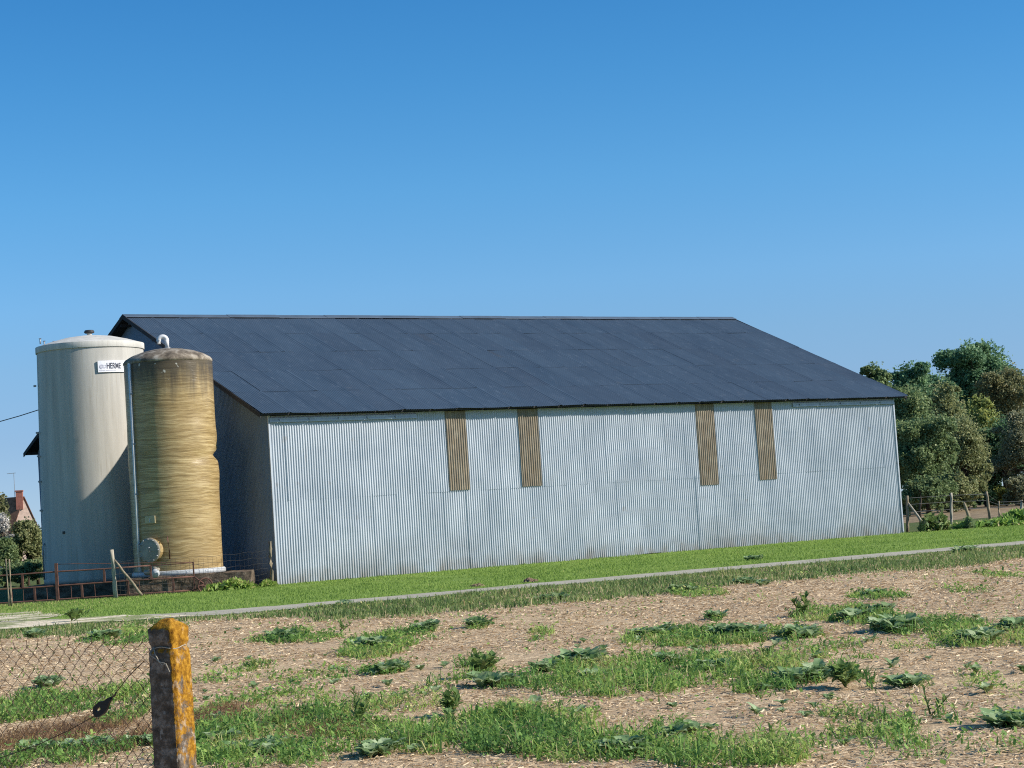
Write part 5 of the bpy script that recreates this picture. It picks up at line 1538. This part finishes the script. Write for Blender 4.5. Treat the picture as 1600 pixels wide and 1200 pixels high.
for k_, (xc_, yt_, hw_, D_, m_, lab_) in enumerate((
        (1440, 735, 40, 106, "green_leaf", "low leafy bush at the foot of the wood beside the barn's right end"),
        (1492, 742, 36, 113, "olive_leaf", "low olive bush at the foot of the wood behind the middle fence post"),
        (1535, 728, 26, 131, "oak_leaf", "dark bush in deep shade inside the hollow at the right"),
        (1596, 735, 30, 121, "grey_leaf", "grey-brown bush at the right edge at the foot of the wood"),
        (1416, 690, 24, 112, "green_leaf", "green bush squeezed against the barn's right wall edge"),
        (1668, 612, 62, 127, "olive_leaf", "unseen olive bush past the right edge, made tree-high to shade the hollow"))):  # last one is out of view, raised to cast shade on the hollow
    tree("bush", lab_, xc_, yt_ + 8, 797, hw_, D_, m_, 3600, 50 + k_, .22, 6, "bushes at the foot of the wood", "bush", False)
# saplings and stump in the pasture
def bare(name, label, pts, r0, mat="bark"):
    p = [Vector(tuple(at(x, y, D))) for x, y, D in pts]; p[0].z = max(-0.05, min(p[0].z, 0.0))
    o = MB().tube(p, r0, 7, radii=[r0 * (1 - 0.5 * k / (len(p) - 1)) for k in range(len(p))]).build(name, MT[mat]); return tag(o, label, "sapling" if "sapling" in name else "stump")
bare("sapling", "thin bare sapling trunk between the first two pasture fence posts", [(1438, 808, 76), (1437, 795, 76), (1439, 782, 76), (1437, 765, 76)], 0.06)
bare("stump", "broken leaning grey stump between the second and third pasture fence posts", [(1514.5, 819, 66.6), (1513, 805, 66.6), (1509, 793, 66.6), (1506, 785, 66.6)], 0.075, "old_wood")

# left: hedge shrubs and house
tree("shrub", "dense green-brown shrub in front of the brick house at the left edge", 40, 812, 905, 30, 74, "olive_leaf", 7500, 31, .14, 7, None, "shrub")
tree("shrub", "green shrub at the far left edge, beside the pale blossoming one", 6, 838, 910, 26, 73, "green_leaf", 5500, 32, .13, 6, None, "shrub")
tree("shrub", "leafy shrub closest to the cream tank's left side", 56, 826, 905, 15, 75, "olive_leaf", 3200, 33, .13, 5, None, "shrub")
tree("shrub", "shrub with pale whitish blossom at the far left edge", 3, 803, 850, 15, 73.5, "pale_blossom", 1100, 34, .12, 5, None, "shrub")
tree("shrub", "low shaded shrub under the hedge left of the cream tank", 30, 880, 925, 36, 71, "green_leaf", 3200, 35, .12, 6, None, "shrub")
tree("broadleaf_tree", "thin reddish-brown tree in front of the tiled house roof at the left edge", -8, 766, 880, 24, 95, "russet_leaf", 1900, 36, .20, 6, None)

HD = 150
hp = at(37, 800, HD)
ho = thing("brick_house", "distant brick house with red tiled roof and chimney at left edge", "house", (hp[0], HD, 0), R(8))
ZR, HWd, ZE = at(36, 777, HD)[2], 2.3, at(36, 777, HD)[2] - 2.4
GW = 1.45
mb = MB()
prof_ = [(0, -GW, -0.1), (0, GW, -0.1), (0, GW, ZE), (0, 0, ZR - 0.05), (0, -GW, ZE)]
# gable faces the camera-right; ridge runs left
ln_h = 8.0
def hpnt(l, w_, z): return (-l * 0.94 + w_ * 0.62, l * 0.34 + w_ * 0.2, z)
A1 = [hpnt(0, -GW, -0.1), hpnt(0, GW, -0.1), hpnt(0, GW, ZE), hpnt(0, 0, ZR - 0.05), hpnt(0, -GW, ZE)]
A2 = [hpnt(ln_h, -GW, -0.1), hpnt(ln_h, GW, -0.1), hpnt(ln_h, GW, ZE), hpnt(ln_h, 0, ZR - 0.05), hpnt(ln_h, -GW, ZE)]
mb.quad(*A1); mb.quad(*reversed(A2))
for k in (0, 1, 4): mb.quad(A1[k], A1[(k + 1) % 5], A2[(k + 1) % 5], A2[k])
mb.build("wall", MT["brick_pink"], ho)
mb = MB()
for s_ in (-1, 1):
    P = [hpnt(-0.12, 0, ZR + 0.06), hpnt(ln_h + 0.12, 0, ZR + 0.06), hpnt(ln_h + 0.12, s_ * (GW + 0.2), ZE - 0.22), hpnt(-0.12, s_ * (GW + 0.2), ZE - 0.22)]
    Q = [(p[0], p[1], p[2] - 0.08) for p in P]; mb.quad(*P); mb.quad(*reversed(Q))
    for k in range(4): mb.quad(P[k], Q[k], Q[(k + 1) % 4], P[(k + 1) % 4])
hr = mb.build("roof", MT["roof_tile"], ho)
zc_ = at(38, 766, HD)[2]
ch = MB().box((*hpnt(0.28, 0, 0)[:2], (zc_ + ZR - 0.9) / 2), (0.5, 0.46, zc_ - ZR + 0.9)).box((*hpnt(0.28, 0, 0)[:2], zc_ - 0.03), (0.58, 0.54, 0.1)).build("chimney", MT["brick_red"], hr)
za_ = at(30, 738, HD)[2]
mb = MB().tube([(*hpnt(0.65, 0, 0)[:2], ZR - 0.2), (*hpnt(0.65, 0, 0)[:2], za_)], 0.022, 5)
c0 = hpnt(0.65, 0, 0)
mb.tube([(c0[0] - 0.5, c0[1], za_ - 0.05), (c0[0] + 0.15, c0[1], za_ - 0.02)], 0.018, 4)
for k in range(5): mb.tube([(c0[0] - 0.48 + k * 0.12, c0[1] - 0.15, za_ - 0.04), (c0[0] - 0.48 + k * 0.12, c0[1] + 0.15, za_ - 0.04)], 0.012, 4)
mb.build("aerial", MT["grey_metal"], hr)
